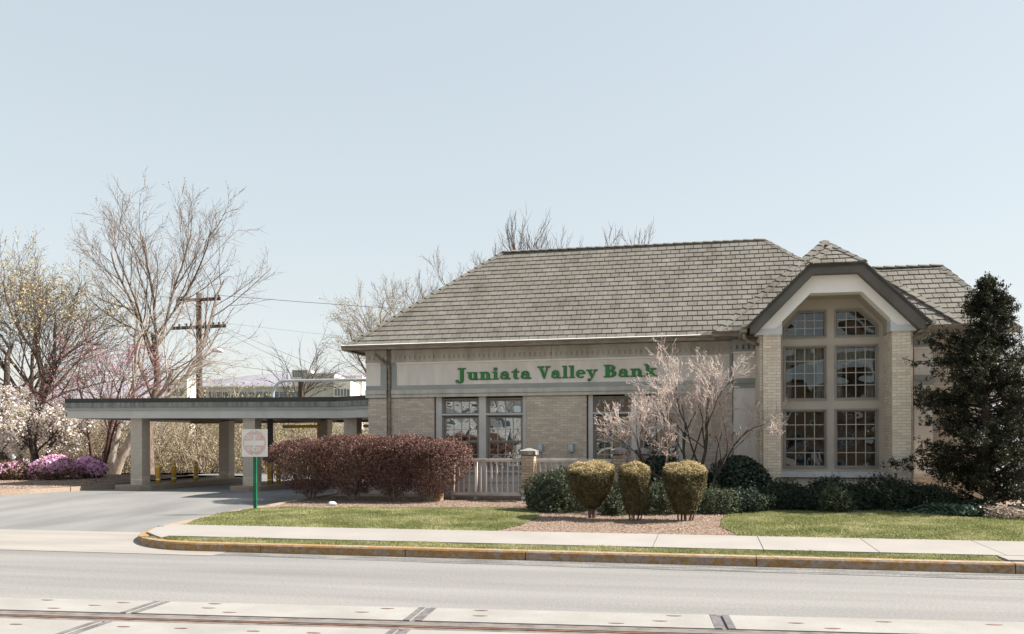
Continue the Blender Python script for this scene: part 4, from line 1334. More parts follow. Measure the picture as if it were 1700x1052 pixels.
# islands
for x0, x1 in ((-9.05, -7.75), (-5.0, -3.95), (-1.55, -.35)):
    isl = MB()
    pts = [(x0 + .25, .75), (x1 - .25, .75), (x1, 1.0), (x1, 7.2), (x0, 7.2), (x0, 1.0)]
    isl.prism_xy(pts, .2, .50)
    io = bevel(isl.build('drive_island', 'kerb_grey'), .03, 2)
    lab = {-9.05: 'low concrete kerb island under the leftmost canopy columns', -5.0: 'low concrete kerb island under the middle canopy columns', -1.55: 'low concrete kerb island under the canopy column beside the bank'}[x0]
    tag(io, lab, 'kerb island', 'drive-through islands')
# steel teller post and clearance bars
tp = thing('teller_post', (-4.55, 2.72, .5), 'dark steel teller post standing behind the middle canopy column', 'post')
MB().box(-4.62, -4.48, 2.65, 2.79, .5, 2.70).build('post', 'steel_dark', tp)
bevel(MB().box(-4.75, -4.35, 2.55, 2.85, 1.25, 1.75).build('teller_box', 'steel_dark', tp), .02)
for x0, x1, lab in ((-4.28, -2.95, 'yellow height clearance bar hanging under the middle of the canopy'), (-1.45, -.2, 'yellow height clearance bar hanging beside the bank wall')):
    cb = thing('clearance_bar', ((x0 + x1) / 2, 3.1, 2.35), lab, 'clearance bar', 'clearance bars under the canopy')
    MB().tube([(x0, 3.1, 2.36), (x1, 3.1, 2.36)], .05, 10).build('bar', 'yellow', cb)
    for x in (x0 + .2, x1 - .2): MB().tube([(x, 3.1, 2.40), (x, 3.1, 2.71)], .008, 5).build('chain', 'steel_dark', cb)
# bollards
bl = [(-7.93, 1.62, 'yellow bollard with white bands nearest the leftmost canopy column'), (-7.95, 2.5, 'yellow bollard with white bands, second behind the leftmost canopy column'), (-7.9, 3.7, 'yellow bollard with white bands standing just left of the utility pole'),
      (-4.15, 1.95, 'yellow bollard with white bands just right of the sign post'), (-4.1, 2.42, 'yellow bollard with white bands beside the dark teller post')]
for x, y, lab in bl:
    z0 = .50
    b = thing('bollard', (x, y, z0), lab, 'bollard', 'yellow bollards on the islands')
    prof = [(.075, 0), (.075, .62), (.068, .655), (.045, .68), (.0005, .69)]
    mb = MB(); mb.tube([(x, y, z0 + z) for _, z in prof], [r for r, _ in prof], 14)
    mb.build('post', 'yellow', b, smooth=True)
    for z in (.14, .56): MB().tube([(x, y, z0 + z), (x, y, z0 + z + .035)], .0785, 14).build('band', 'white_band', b)
# overhead pipe
pp = thing('overhead_pipe', (-5.13, 4, 3.1), 'grey curved overhead pipe running from the canopy roof to the bank', 'pipe')
pts = [(-5.13, 4, 3.05), (-5.13, 4, 3.48)]
for t in np.linspace(0, math.pi / 2, 9)[1:]:
    pts.append((-5.13 + .46 * (1 - math.cos(t)), 4, 3.48 + .46 * math.sin(t)))
pts += [(-3, 4, 3.935), (.1, 4, 3.905)]
MB().tube(pts, .052, 12, False).build('pipe', 'galv', pp, smooth=True)
MB().box(-4.17, -4.09, 3.96, 4.04, 3.05, 3.89).build('support', 'steel_dark', pp)
MB().box(-4.05, -4.02, 3.96, 4.04, 3.05, 3.89).build('support', 'pole_wood', pp)

# ================================================================== DO NOT ENTER SIGN
SX, SY, SZ = -.72, -5.1, .29
sg = thing('road_sign', (SX, SY, SZ), 'faded pink and white square DO NOT ENTER sign on green post', 'road sign')
po = MB()
uu = Vector((math.cos(R(2)), math.sin(R(2)), 0)); nn = Vector((math.sin(R(2)), -math.cos(R(2)), 0))
c0 = Vector((SX, SY, SZ))
po.obox(c0 - uu * .035 - nn * .0, uu, -nn, Vector((0, 0, 1)), .07, .012, 1.78)
po.obox(c0 - uu * .035 - nn * .05, uu, -nn, Vector((0, 0, 1)), .012, -.05, 1.78)
po.obox(c0 + uu * .023 - nn * .05, uu, -nn, Vector((0, 0, 1)), .012, -.05, 1.78)
po.build('post', 'post_green', sg)
sc_ = c0 + Vector((0, 0, 1.22 + .61 * .5))
S = .63
pl = MB().obox(sc_ - uu * S / 2 + nn * .001 - Vector((0, 0, S / 2)), uu, nn, Vector((0, 0, 1)), S, .005, S)
plate = pl.build('plate', 'sign_white', sg)
dm = MB(); npt = 40
dm.add([tuple(sc_ + nn * .0075 + uu * (.287 * math.cos(t)) + Vector((0, 0, .287 * math.sin(t)))) for t in np.linspace(0, 2 * math.pi, npt + 1)[:-1]], [tuple(range(npt))])
dm.build('disc', 'sign_pink', plate)
wm = MB()
def sq(a0, a1, z0, z1, d): wm.add([tuple(sc_ + nn * d + uu * a + Vector((0, 0, z))) for a, z in ((a0, z0), (a1, z0), (a1, z1), (a0, z1))], [(0, 1, 2, 3)])
sq(-.25, .25, -.055, .055, .009); sq(-.022, .022, -.29, .29, .0095)
wm.build('bar', 'sign_white', plate)
def sign_text(txt, zc, h, wtot):
    cu = bpy.data.curves.new('txt', 'FONT'); cu.body = txt; cu.align_x = 'CENTER'; cu.size = 1; cu.resolution_u = 2; cu.offset = .028
    to = bpy.data.objects.new('txt', cu); COL.objects.link(to)
    dg = bpy.context.evaluated_depsgraph_get()
    me = bpy.data.meshes.new_from_object(to.evaluated_get(dg))
    bpy.data.objects.remove(to)
    co = np.array([v.co[:] for v in me.vertices])
    x0, x1 = co[:, 0].min(), co[:, 0].max(); y0, y1 = co[:, 1].min(), co[:, 1].max()
    for v in me.vertices:
        a = ((v.co.x - (x0 + x1) / 2) / (x1 - x0)) * wtot; z = (v.co.y - (y0 + y1) / 2) / (y1 - y0) * h + zc
        v.co = sc_ + nn * .0085 + uu * a + Vector((0, 0, z)) - org(plate)
    me.materials.clear(); me.materials.append(MT['sign_white'])
    o = bpy.data.objects.new('lettering', me); COL.objects.link(o); o.parent = plate
    b = o.modifiers.new('s', 'SOLIDIFY'); b.thickness = .004; b.offset = 0
sign_text('DO NOT', .135, .10, .40); sign_text('ENTER', -.14, .10, .34)
bo_ = MB()
for z in (.225, -.225): bo_.tube([tuple(sc_ + nn * .004 + Vector((0, 0, z))), tuple(sc_ + nn * .02 + Vector((0, 0, z)))], .012, 8)
bo_.build('bolt', 'steel_dark', plate)

# ================================================================== FENCE, PILLARS
FY = -1.86
def pillar(x0, yf, w, zb, zt, label, brick='brick', white=False, cap=True):
    brick = 'brick_pillar' if brick == 'brick' else brick
    p = thing('brick_pillar', (x0 + w / 2, yf + w / 2, zb), label, 'brick pillar', 'brick pillars of the fence')
    MB().box(x0 + .004, x0 + w - .004, yf + .004, yf + w - .004, zb - .1, zt).build('core', 'mortar_dark', p)
    L_ = []
    for k, (o, u, n) in enumerate((((x0, yf), (1, 0), (0, -1)), ((x0 + w, yf), (0, 1), (1, 0)))):
        brick_panel(None, o, u, n, w, zb, zt - .005, seed=71 + k, list_out=L_, proud=.004, shift=(0 if k == 0 else .1))
    for P in L_:
        zz = P[0][2]
        m = 'whitewash' if (white and zz < zb + .36 + .12 * math.sin(P[0][0] * 40) and P[3][1] < yf + .05) else brick
        MB().add(P, BRF).build('brick', m, p, origin=Vector(P[3]))
    if cap:
        cm = MB(); cx, cy = x0 + w / 2, yf + w / 2; h = w / 2
        cm.frustum(cx, cy, zt, zt + .10, h + .055, h + .055, h + .05, h + .05)
        c = cm.build('cap', 'cap_stone', p)
        t = MB(); t.frustum(cx, cy, zt + .1005, zt + .165, h + .05, h + .05, .03, .03)
        t.build('cap_top', 'concrete', c)
    return p
pillar(4.83, FY, .31, .33, 1.50, 'brick fence pillar with pale stone cap and white stained base', white=True)
pillar(7.12, FY, .32, .33, 1.52, 'brick fence pillar with stone cap behind the middle clipped bush')
pillar(7.62, -.95, .31, .33, 1.50, 'dark capped brick pillar set back near the wall, behind the right fence pillar')
pillar(2.52, -2.3, .30, .28, .62, 'low brown brick stub at the left end of the fence', brick='brick_dark', cap=False)

def fence(x0, x1, y, label, posts):
    f = thing('fence_section', ((x0 + x1) / 2, y, .33), label, 'fence', 'fence sections between the pillars')
    tr_ = MB().box(x0, x1, y - .03, y + .05, 1.315, 1.395); bevel(tr_.build('top_rail', 'wood_rail', f), .006)
    lr = MB().box(x0, x1, y - .03, y + .03, .455, .545); bevel(lr.build('bottom_rail', 'wood_rail', f), .006)
    n = int((x1 - x0) / .136); st = (x1 - x0) / n
    me = fast_mesh('baluster', [(-.02, -.02, 0), (.02, -.02, 0), (.02, .02, 0), (-.02, .02, 0), (-.02, -.02, .77), (.02, -.02, .77), (.02, .02, .77), (-.02, .02, .77)],
                   [0, 3, 2, 1, 4, 5, 6, 7, 0, 1, 5, 4, 1, 2, 6, 5, 2, 3, 7, 6, 3, 0, 4, 7], [4] * 6, MT['wood_rail'])
    for i in range(n):
        inst('baluster', me, f, (x0 + st * (i + .5), y + .012, .5455))
    for x in posts:
        MB().box(x - .045, x + .045, y + .035, y + .12, .28, 1.31).build('post', 'wood_rail', f)
    return f
fence(2.93, 4.80, FY + .14, 'weathered wooden railing left of the white stained pillar', [2.98, 3.58])
fence(5.20, 7.10, FY + .14, 'weathered wooden railing between the two capped brick pillars', [5.22, 7.05])
# return of the railing towards the wall
f = thing('fence_section', (2.93, -.9, .33), 'short return of wooden railing running back to the bank wall', 'fence', 'fence sections between the pillars')
MB().box(2.85, 2.925, FY + .2, -.1, 1.315, 1.395).build('top_rail', 'wood_rail', f); MB().box(2.86, 2.92, FY + .2, -.1, .455, .545).build('bottom_rail', 'wood_rail', f)
me = fast_mesh('baluster', [(-.02, -.02, 0), (.02, -.02, 0), (.02, .02, 0), (-.02, .02, 0), (-.02, -.02, .77), (.02, -.02, .77), (.02, .02, .77), (-.02, .02, .77)],
               [0, 3, 2, 1, 4, 5, 6, 7, 0, 1, 5, 4, 1, 2, 6, 5, 2, 3, 7, 6, 3, 0, 4, 7], [4] * 6, MT['wood_rail'])
for i in range(11): inst('baluster', me, f, (2.89, FY + .3 + i * .136, .5455))
# rock in the mulch and the hose on the ground
bm2 = bmesh.new(); bmesh.ops.create_icosphere(bm2, subdivisions=2, radius=.11)
g = np.random.default_rng(2)
for v in bm2.verts: v.co *= float(g.uniform(.82, 1.12)); v.co.z *= .62
me = bpy.data.meshes.new('rock'); bm2.to_mesh(me); bm2.free(); me.materials.append(MT['rock'])
o = bpy.data.objects.new('rock', me); link(o, None, (.55, -3.72, .34)); tag(o, 'pale fist-like rock lying in mulch under the red hedge', 'rock')
hs = MB().tube([(3.9 + .1 * i, -2.35 + .06 * math.sin(i * 1.1), sz(-2.35) + .02) for i in range(10)], .016, 6)
tag(hs.build('garden_hose', 'steel_dark'), 'dark garden hose on the mulch before the wooden railing', 'hose')

# ================================================================== UTILITY POLE, LAMP, CABLES
px, py = -18.19, 19.98
up_ = thing('utility_pole', (px, py, -.6), 'tall wooden utility pole with two crossarms behind the canopy', 'utility pole')
MB().tube([(px, py, -.7), (px, py, 10.2)], [.20, .15], 12, True).build('pole', 'pole_wood', up_, smooth=True)
ux, uy = math.cos(R(YAW)), math.sin(R(YAW))
def arm(z, l0, l1, tilt, dy, parent):
    a = MB()
    d = Vector((ux, uy, tilt)).normalized(); sd = Vector((-uy, ux, 0))
    a.obox(Vector((px, py, z)) - d * l0 - sd * (.18 + dy) , d, sd, Vector((0, 0, 1)), l0 + l1, .13, .17)
    return a.build('crossarm', 'pole_wood', parent), d, sd
a1, d1, s1 = arm(9.72, 1.20, 1.25, .05, .02, up_)
a2, d2, s2 = arm(8.20, 1.50, 1.55, .045, .02, up_)
for a_, d_, s_, z, ks in ((a1, d1, s1, 9.86, (-1.1, -.9, .95, 1.15)), (a2, d2, s2, 8.34, (-1.4, -1.05, -.65, -.4, .35, .6, .85, 1.15, 1.4))):
    for k in ks:
        p = Vector((px, py, z)) + d_ * k - s_ * .14
        MB().tube([tuple(p), tuple(p + Vector((0, 0, .05))), tuple(p + Vector((0, 0, .06))), tuple(p + Vector((0, 0, .14))), tuple(p + Vector((0, 0, .18)))], [.02, .02, .065, .055, .02], 8).build('insulator', 'insul', a_)
for k in (-.75, .75):
    br_ = MB(); br_.tube([tuple(Vector((px, py, 8.22)) + d2 * k - s2 * .15), (px - .02 * k, py - .15, 7.65)], .022, 5); br_.build('brace', 'steel_dark', up_)
for k in (-.4, .4):
    br_ = MB(); br_.tube([tuple(Vector((px, py, 9.74)) + d1 * k - s1 * .15), (px, py - .15, 9.35)], .018, 5); br_.build('brace', 'steel_dark', up_)
sl = MB().tube([(px + .1, py - .1, 6.15), (px + .5, py, 6.75), (px + .85, py + .08, 6.95)], .035, 6)
lamp = sl.build('lamp_arm', 'rust', up_)
lh = MB(); lh.tube([(px + .75, py + .06, 6.95), (px + .95, py + .1, 7.02), (px + 1.2, py + .16, 6.98), (px + 1.38, py + .2, 6.9)], [.06, .14, .13, .03], 10)
lh.build('lamp_head', 'sign_white', lamp, smooth=True)
MB().tube([(px + .22, py - .16, -.6), (px + .22, py - .16, 2.1)], .035, 6).build('guy_guard', 'white_band', up_)
def cable(name, a, b, sag, label, r=.012, parent=None):
    A, B = Vector(a), Vector(b)
    pts = [tuple(A.lerp(B, t) - Vector((0, 0, sag * 4 * t * (1 - t)))) for t in np.linspace(0, 1, 14)]
    tag(MB().tube(pts, r, 5).build('cable', 'wire'), label, 'cable', 'overhead cables')
def pt(d, s, z): return tuple(Vector((px, py, z)) + d * s)
cable('cable', pt(d1, 1.2, 10.0), (30, 44, 9.6), .5, 'upper cable running right from the pole top crossarm', .016)
cable('cable', pt(d2, 1.2, 8.5), (25, 60, 8.9), .9, 'thin cable running right from the lower crossarm', .007)
cable('cable', (px, py, 6.4), (20, 40, 3.6), .6, 'lowest cable sloping from the pole down behind the bank', .012)
cable('cable', (px, py, 5.4), (-60, 70, 3.7), .2, 'dark level cable just above the far building roofs', .018)
cable('cable', pt(d1, -1.1, 10.0), (-45, 8, 13.5), .6, 'upper cable running left through the bare trees', .006)
cable('cable', pt(d1, -.9, 10.0), (-46, 9, 12.8), .8, 'second cable running left through the bare trees', .006)
cable('cable', pt(d2, .8, 8.5), (-2.0, 15, 3.2), .2, 'thin service cable slanting down from the lower crossarm to the bank', .008)
cable('cable', pt(d2, .5, 8.5), (-4.0, 16, 3.0), .2, 'second service cable slanting down from the lower crossarm', .008)
# ================================================================== VEGETATION
def lm(name, cols, **k):
    a = dict(scale=7, rough=.6, island=.42, trans=.18, spec=.25, contrast=(.3, .7)); a.update(k)
    return mat(name, cols, **a)
MT['barberry'] = lm('barberry_leaf', [lin(.03, .018, .015), lin(.085, .042, .035), lin(.19, .10, .082), lin(.30, .19, .15)])
MT['box_leaf'] = lm('clipped_bush_leaf', [lin(.035, .033, .014), lin(.09, .078, .032), lin(.20, .155, .075)])
MT['box_sunlit_top'] = lm('clipped_bush_sunlit_top', [lin(.26, .20, .09), lin(.46, .37, .20), lin(.62, .52, .33)])  # sun on the top painted in: same leaves as the sides, made paler
MT['yew_leaf'] = lm('yew_leaf', [lin(.022, .032, .018), lin(.06, .078, .042), lin(.17, .185, .11)])
MT['juniper'] = lm('juniper_leaf', [lin(.012, .020, .014), lin(.028, .042, .026), lin(.055, .072, .045)])
MT['holly'] = lm('holly_leaf', [lin(.010, .022, .013), lin(.022, .042, .024), lin(.05, .075, .045)], rough=.35, spec=.5)
MT['conifer'] = lm('conifer_leaf', [lin(.008, .011, .006), lin(.022, .026, .013), lin(.085, .08, .04)])
MT['ivy'] = lm('ivy_leaf', [lin(.02, .05, .035), lin(.05, .09, .06), lin(.11, .15, .10)], rough=.4, spec=.5)
MT['spirea'] = lm('variegated_leaf', [lin(.16, .075, .06), lin(.40, .33, .28), lin(.6, .55, .5)])
MT['azalea'] = lm('azalea_flower', [lin(.62, .26, .50), lin(.82, .50, .72), lin(.90, .72, .85)], trans=.35)
MT['azalea_leaf'] = lm('azalea_leaf', [lin(.06, .045, .02), lin(.13, .09, .045), lin(.22, .15, .09)])
MT['blossom'] = lm('white_blossom', [lin(.55, .48, .44), lin(.72, .66, .62), lin(.85, .80, .77)], trans=.35)
MT['redbud'] = lm('redbud_flower', [lin(.38, .16, .22), lin(.52, .28, .33)], trans=.3)
MT['spring'] = lm('spring_leaf', [lin(.34, .27, .12), lin(.50, .42, .22), lin(.62, .56, .38)], trans=.35)
MT['budleaf'] = lm('tree_bud', [lin(.28, .18, .11), lin(.42, .30, .18)], trans=.2)
MT['dryleaf'] = lm('thicket_leaf', [lin(.15, .125, .06), lin(.33, .285, .15), lin(.50, .45, .30)], trans=.3)
MT['deadleaf'] = lm('dead_leaf', [lin(.24, .09, .05), lin(.38, .18, .11)])
MT['bark_dark'] = mat('bark_dark', [lin(.035, .027, .022), lin(.085, .065, .055)], 6, .95, stretch=(3, 3, .6), fine=.2, fscale=30)
MT['bark_grey'] = mat('bark_grey_brown', [lin(.085, .06, .047), lin(.18, .135, .11)], 5, .95, stretch=(3, 3, .6), fine=.2, fscale=30)
MT['bark_pale'] = mat('bark_pale', [lin(.24, .205, .175), lin(.42, .37, .33)], 4, .9, stretch=(2, 2, .8), fine=.2, fscale=20)
MT['bark_tan'] = mat('twig_tan', [lin(.17, .13, .095), lin(.36, .29, .23)], 4, .95, fine=.2)
MT['bark_pink'] = mat('twig_pale_pink', [lin(.45, .36, .32), lin(.66, .56, .51)], 5, .8)
MT['bark_red'] = mat('redbud_bark', [lin(.06, .035, .03), lin(.13, .07, .06)], 5, .95)

def leaf_cloud(P, N, size, g, aspect=.5, jitter=.8):
    """diamond leaves at points P with rough facing N -> verts, flat faces, sizes"""
    n = len(P)
    N = N + g.normal(0, jitter, (n, 3)); N /= np.linalg.norm(N, axis=1)[:, None] + 1e-9
    T = np.cross(N, g.normal(0, 1, (n, 3))); T /= np.linalg.norm(T, axis=1)[:, None] + 1e-9
    B = np.cross(N, T)
    s = (size * g.uniform(.6, 1.35, n))[:, None]
    V = np.stack([P - T * s, P + B * s * aspect, P + T * s, P - B * s * aspect], 1)
    return V.reshape(-1, 3), np.arange(4 * n), np.full(n, 4)

def leaf_obj(name, P, N, size, m, parent, seed, aspect=.5, jitter=.8, kind=None):
    g = np.random.default_rng(seed)
    V, F, S_ = leaf_cloud(P, N, size, g, aspect, jitter)
    me = fast_mesh(name, V - np.array(org(parent)), F, S_, MT[m])
    o = bpy.data.objects.new(name, me); COL.objects.link(o)
    if parent: o.parent = parent
    ORG[o.name] = org(parent)
    if kind: o['kind'] = kind
    return o

def lumps(D, g, n=9, amp=.16, kr=(6, 16)):
    """smooth lumpy radius factor over directions D"""
    r = np.ones(len(D))
    for _ in range(n):
        c = g.normal(0, 1, 3); c /= np.linalg.norm(c)
        k = g.uniform(*kr)
        r += amp * g.uniform(-1, 1) * np.exp(k * (D @ c - 1))
    return r

def bush_points(c, rad, n, g, shell=.55, amp=.16, flat=None, lumpn=14, zmin=None):
    D = g.normal(0, 1, (n, 3)); D /= np.linalg.norm(D, axis=1)[:, None]
    r = (shell + (1 - shell) * g.uniform(0, 1, n) ** .5) * lumps(D, g, lumpn, amp) * (1 + g.normal(0, .025, n))
    P = np.array(c) + D * np.array(rad) * r[:, None]
    if zmin is not None:
        k = P[:, 2] > zmin; P, D = P[k], D[k]
    return P, D / np.array(rad) / np.linalg.norm(D / np.array(rad), axis=1)[:, None]

def grow(g, p, d, L, r, lvl, prm, out, tips):
    """recursive branch; out: list of (points, radii)"""
    n = prm['seg'][min(lvl, len(prm['seg']) - 1)]
    pts = [p]; rad = [r]
    wob = prm['wob']; up = prm['up'][min(lvl, len(prm['up']) - 1)]
    q = np.array(p, float); d = np.array(d, float)
    dirs = [d]
    rend = r * prm['taper']
    for i in range(n):
        d = d + g.normal(0, wob, 3) + np.array([0, 0, up])
        d /= np.linalg.norm(d)
        q = q + d * (L / n)
        pts.append(q.copy()); rad.append(r + (rend - r) * (i + 1) / n); dirs.append(d)
    out.append((pts, rad, lvl))
    if lvl >= prm['max']:
        tips.append((q, d)); 
        for w in range(len(pts) - 1): tips.append((pts[w + 1], dirs[w + 1]))
        return
    k = prm['kids'][min(lvl, len(prm['kids']) - 1)]
    for c in range(k):
        t = prm['start'][min(lvl, len(prm['start']) - 1)]
        t = t + (1 - t) * ((c + g.uniform(.2, .9)) / k)
        f = t * n; i = min(int(f), n - 1); fr = f - i
        b = pts[i] * (1 - fr) + pts[i + 1] * fr if i else np.array(pts[0]) * (1 - fr) + pts[1] * fr
        bd = dirs[min(i + 1, n)]
        ang = math.radians(g.uniform(*(prm['ang'][min(lvl, len(prm['ang']) - 1)] if isinstance(prm['ang'], list) else prm['ang'])))
        ax = np.cross(bd, g.normal(0, 1, 3)); ax /= np.linalg.norm(ax) + 1e-9
        nd = bd * math.cos(ang) + ax * math.sin(ang)
        rr = rad[min(i + 1, n)] * g.uniform(*prm['rfac'])
        grow(g, b, nd, L * g.uniform(*(prm['lfac'][min(lvl, len(prm['lfac']) - 1)] if isinstance(prm['lfac'], list) else prm['lfac'])) * (1.15 - .45 * t), max(rr, prm['rmin']), lvl + 1, prm, out, tips)

BASE = dict(seg=[6, 5, 4, 4, 3], wob=.13, up=[.03, .03, .04, .05], taper=.35, max=4, kids=[5, 5, 5, 4], start=[.35, .25, .2, .2], ang=(22, 52), rfac=(.5, .72), lfac=(.5, .75), rmin=.006)
def branches_mesh(name, out, m, parent, sides=(7, 6, 5, 4, 3, 3), minlvl=0, maxlvl=9, zmin=None):
    mb_v = []; flat = []; sizes = []
    base = 0
    O = np.array(org(parent))
    for pts, rad, lvl in out:
        if lvl < minlvl or lvl > maxlvl: continue
        n = sides[min(lvl, len(sides) - 1)]
        P = np.array(pts)
        T = np.gradient(P, axis=0); T /= np.linalg.norm(T, axis=1)[:, None] + 1e-9
        ref = np.array([.31, .87, .38]) if abs(T[0] @ np.array([.31, .87, .38])) < .9 else np.array([.9, .1, -.4])
        A = np.cross(T, ref); A /= np.linalg.norm(A, axis=1)[:, None] + 1e-9
        B = np.cross(T, A)
        th = np.arange(n) * 2 * np.pi / n
        ring = P[:, None, :] + (A[:, None, :] * np.cos(th)[None, :, None] + B[:, None, :] * np.sin(th)[None, :, None]) * np.array(rad)[:, None, None]
        mb_v.append(ring.reshape(-1, 3))
        m_ = len(P)
        i = np.arange(m_ - 1)[:, None]; k = np.arange(n)[None, :]; k2 = (k + 1) % n
        F = np.stack([base + i * n + k, base + i * n + k2, base + (i + 1) * n + k2, base + (i + 1) * n + k], -1).reshape(-1)
        flat.append(F); sizes.append(np.full((m_ - 1) * n, 4))
        base += m_ * n
    V = np.concatenate(mb_v) - O
    me = fast_mesh(name, V, np.concatenate(flat), np.concatenate(sizes), MT[m], True)
    o = bpy.data.objects.new(name, me); COL.objects.link(o)
    if parent: o.parent = parent
    ORG[o.name] = org(parent)
    return o

def tree(name, base, stems, label, cat, prm=None, bark='bark_grey', leaf=None, seed=1, group=None, twig=None, split=1):
    """stems: list of (offset, direction, length, radius)"""
    g = np.random.default_rng(seed)
    P = dict(BASE); P.update(prm or {})
    t = thing(name, base, label, cat, group)
    out, tips = [], []
    for off, d, L, r in stems:
        d = np.array(d, float); d /= np.linalg.norm(d)
        grow(g, np.array(base, float) + np.array(off, float), d, L, r, 0, P, out, tips)
    branches_mesh('trunk', out, bark, t, maxlvl=split)
    branches_mesh('crown', out, twig or bark, t, minlvl=split + 1)
    for spec in (leaf or []):
        m, per, size, spread, asp = spec[:5]
        T = np.array([a for a, _ in tips])
        n = int(len(T) * per)
        idx = g.integers(0, len(T), n)
        LP = T[idx] + g.normal(0, spread, (n, 3))
        if len(spec) > 5:
            LP = LP[spec[5](LP)]
        leaf_obj(spec[6] if len(spec) > 6 else 'foliage', LP, g.normal(0, 1, (len(LP), 3)), size, m, t, seed + 50, asp)
    return t, tips

# ---- red barberry hedge: four shrubs grown together
def barberry(x, y, rx, ry, top, label, seed, lean=0):
    z0 = sz(y)
    t = thing('barberry_shrub', (x, y, z0), label, 'shrub', 'red barberry hedge')
    g = np.random.default_rng(seed)
    n = 26000
    # vase: full flat-clipped head on a narrow foot
    h = top - z0
    a = g.uniform(0, 2 * np.pi, n); tt = g.uniform(0, 1, n) ** .62
    zz = .08 + .92 * tt
    prof = np.interp(zz, [0, .08, .20, .34, .48, .66, .86, .95, 1.0], [.12, .26, .50, .77, .95, 1.03, .98, .82, .50])
    s = g.uniform(.0, 1, n) ** .42
    # the top is a surface of its own
    k = g.uniform(0, 1, n) < .24
    zz = np.where(k, 1.0 - np.abs(g.normal(0, .022, n)), zz); s = np.where(k, np.sqrt(g.uniform(0, 1, n)) * .97, s); prof = np.where(k, .92, prof)
    zz = zz - np.where(k, .20 * s ** 3, 0)
    sq = (np.abs(np.cos(a)) ** 2.2 + np.abs(np.sin(a)) ** 2.2) ** (-1 / 2.2)
    D = np.stack([np.cos(a), np.sin(a), np.where(k, 1.6, (zz - .6) * 1.0)], 1); D /= np.linalg.norm(D, axis=1)[:, None]
    lf = lumps(D, g, 30, .14) + lumps(D, g, 150, .09, (40, 110)) - 1
    P = np.stack([x + lean * zz + np.cos(a) * sq * rx * prof * s * lf, y + np.sin(a) * sq * ry * prof * s * lf, z0 + zz * h * (1 + .03 * (lf - 1) / .1) + g.normal(0, .02, n)], 1)
    sh = g.integers(0, n, 60); sh = sh[zz[sh] > .9]
    for q in sh:
        m_ = g.integers(3, 6); u_ = np.linspace(.02, g.uniform(.06, .13), m_)[:, None]
        P = np.concatenate([P, P[q] + np.array([g.normal(0, .3), g.normal(0, .3), 1.0]) * u_]); D = np.concatenate([D, np.tile([0, 0, 1.0], (m_, 1))])
    # a few shoots above the clipped top
    leaf_obj('foliage', P, D, .021, 'barberry', t, seed, .55, .9)
    stems = []
    for k in range(13):
        b = g.uniform(0, 2 * math.pi)
        e = (x + lean * .7 + math.cos(b) * rx * .8, y + math.sin(b) * ry * .8, z0 + h * g.uniform(.55, .9))
        stems.append(([np.array((x + math.cos(b) * .08, y + math.sin(b) * .08, z0 - .02)), np.array((x + math.cos(b) * rx * .25, y + math.sin(b) * ry * .3, z0 + h * .3)), np.array(e)], [.016, .012, .006], 0))
    for k in range(70):
        b = g.uniform(0, 2 * math.pi); r0 = g.uniform(.1, .55)
        p0 = np.array((x + lean * .3 + math.cos(b) * rx * r0 * .6, y + math.sin(b) * ry * r0 * .6, z0 + h * g.uniform(.2, .45)))
        p1 = p0 + np.array((math.cos(b) * .25, math.sin(b) * .2, g.uniform(.1, .35)))
        stems.append(([p0, (p0 + p1) / 2 + g.normal(0, .03, 3), p1], [.006, .005, .003], 2))
    branches_mesh('stems', stems, 'bark_tan', t)
barberry(-.80, -2.10, 1.12, .90, 1.86, 'red leaved barberry shrub at the left end of the hedge', 101, -.10)
barberry(.46, -2.25, 1.12, .92, 1.95, 'red leaved barberry shrub second from the left in the hedge', 102)
barberry(1.55, -2.25, 1.12, .92, 1.95, 'red leaved barberry shrub third from the left in the hedge', 103)
barberry(2.55, -2.30, 1.06, .85, 1.88, 'red leaved barberry shrub at the right end of the hedge by the railing', 104, .06)

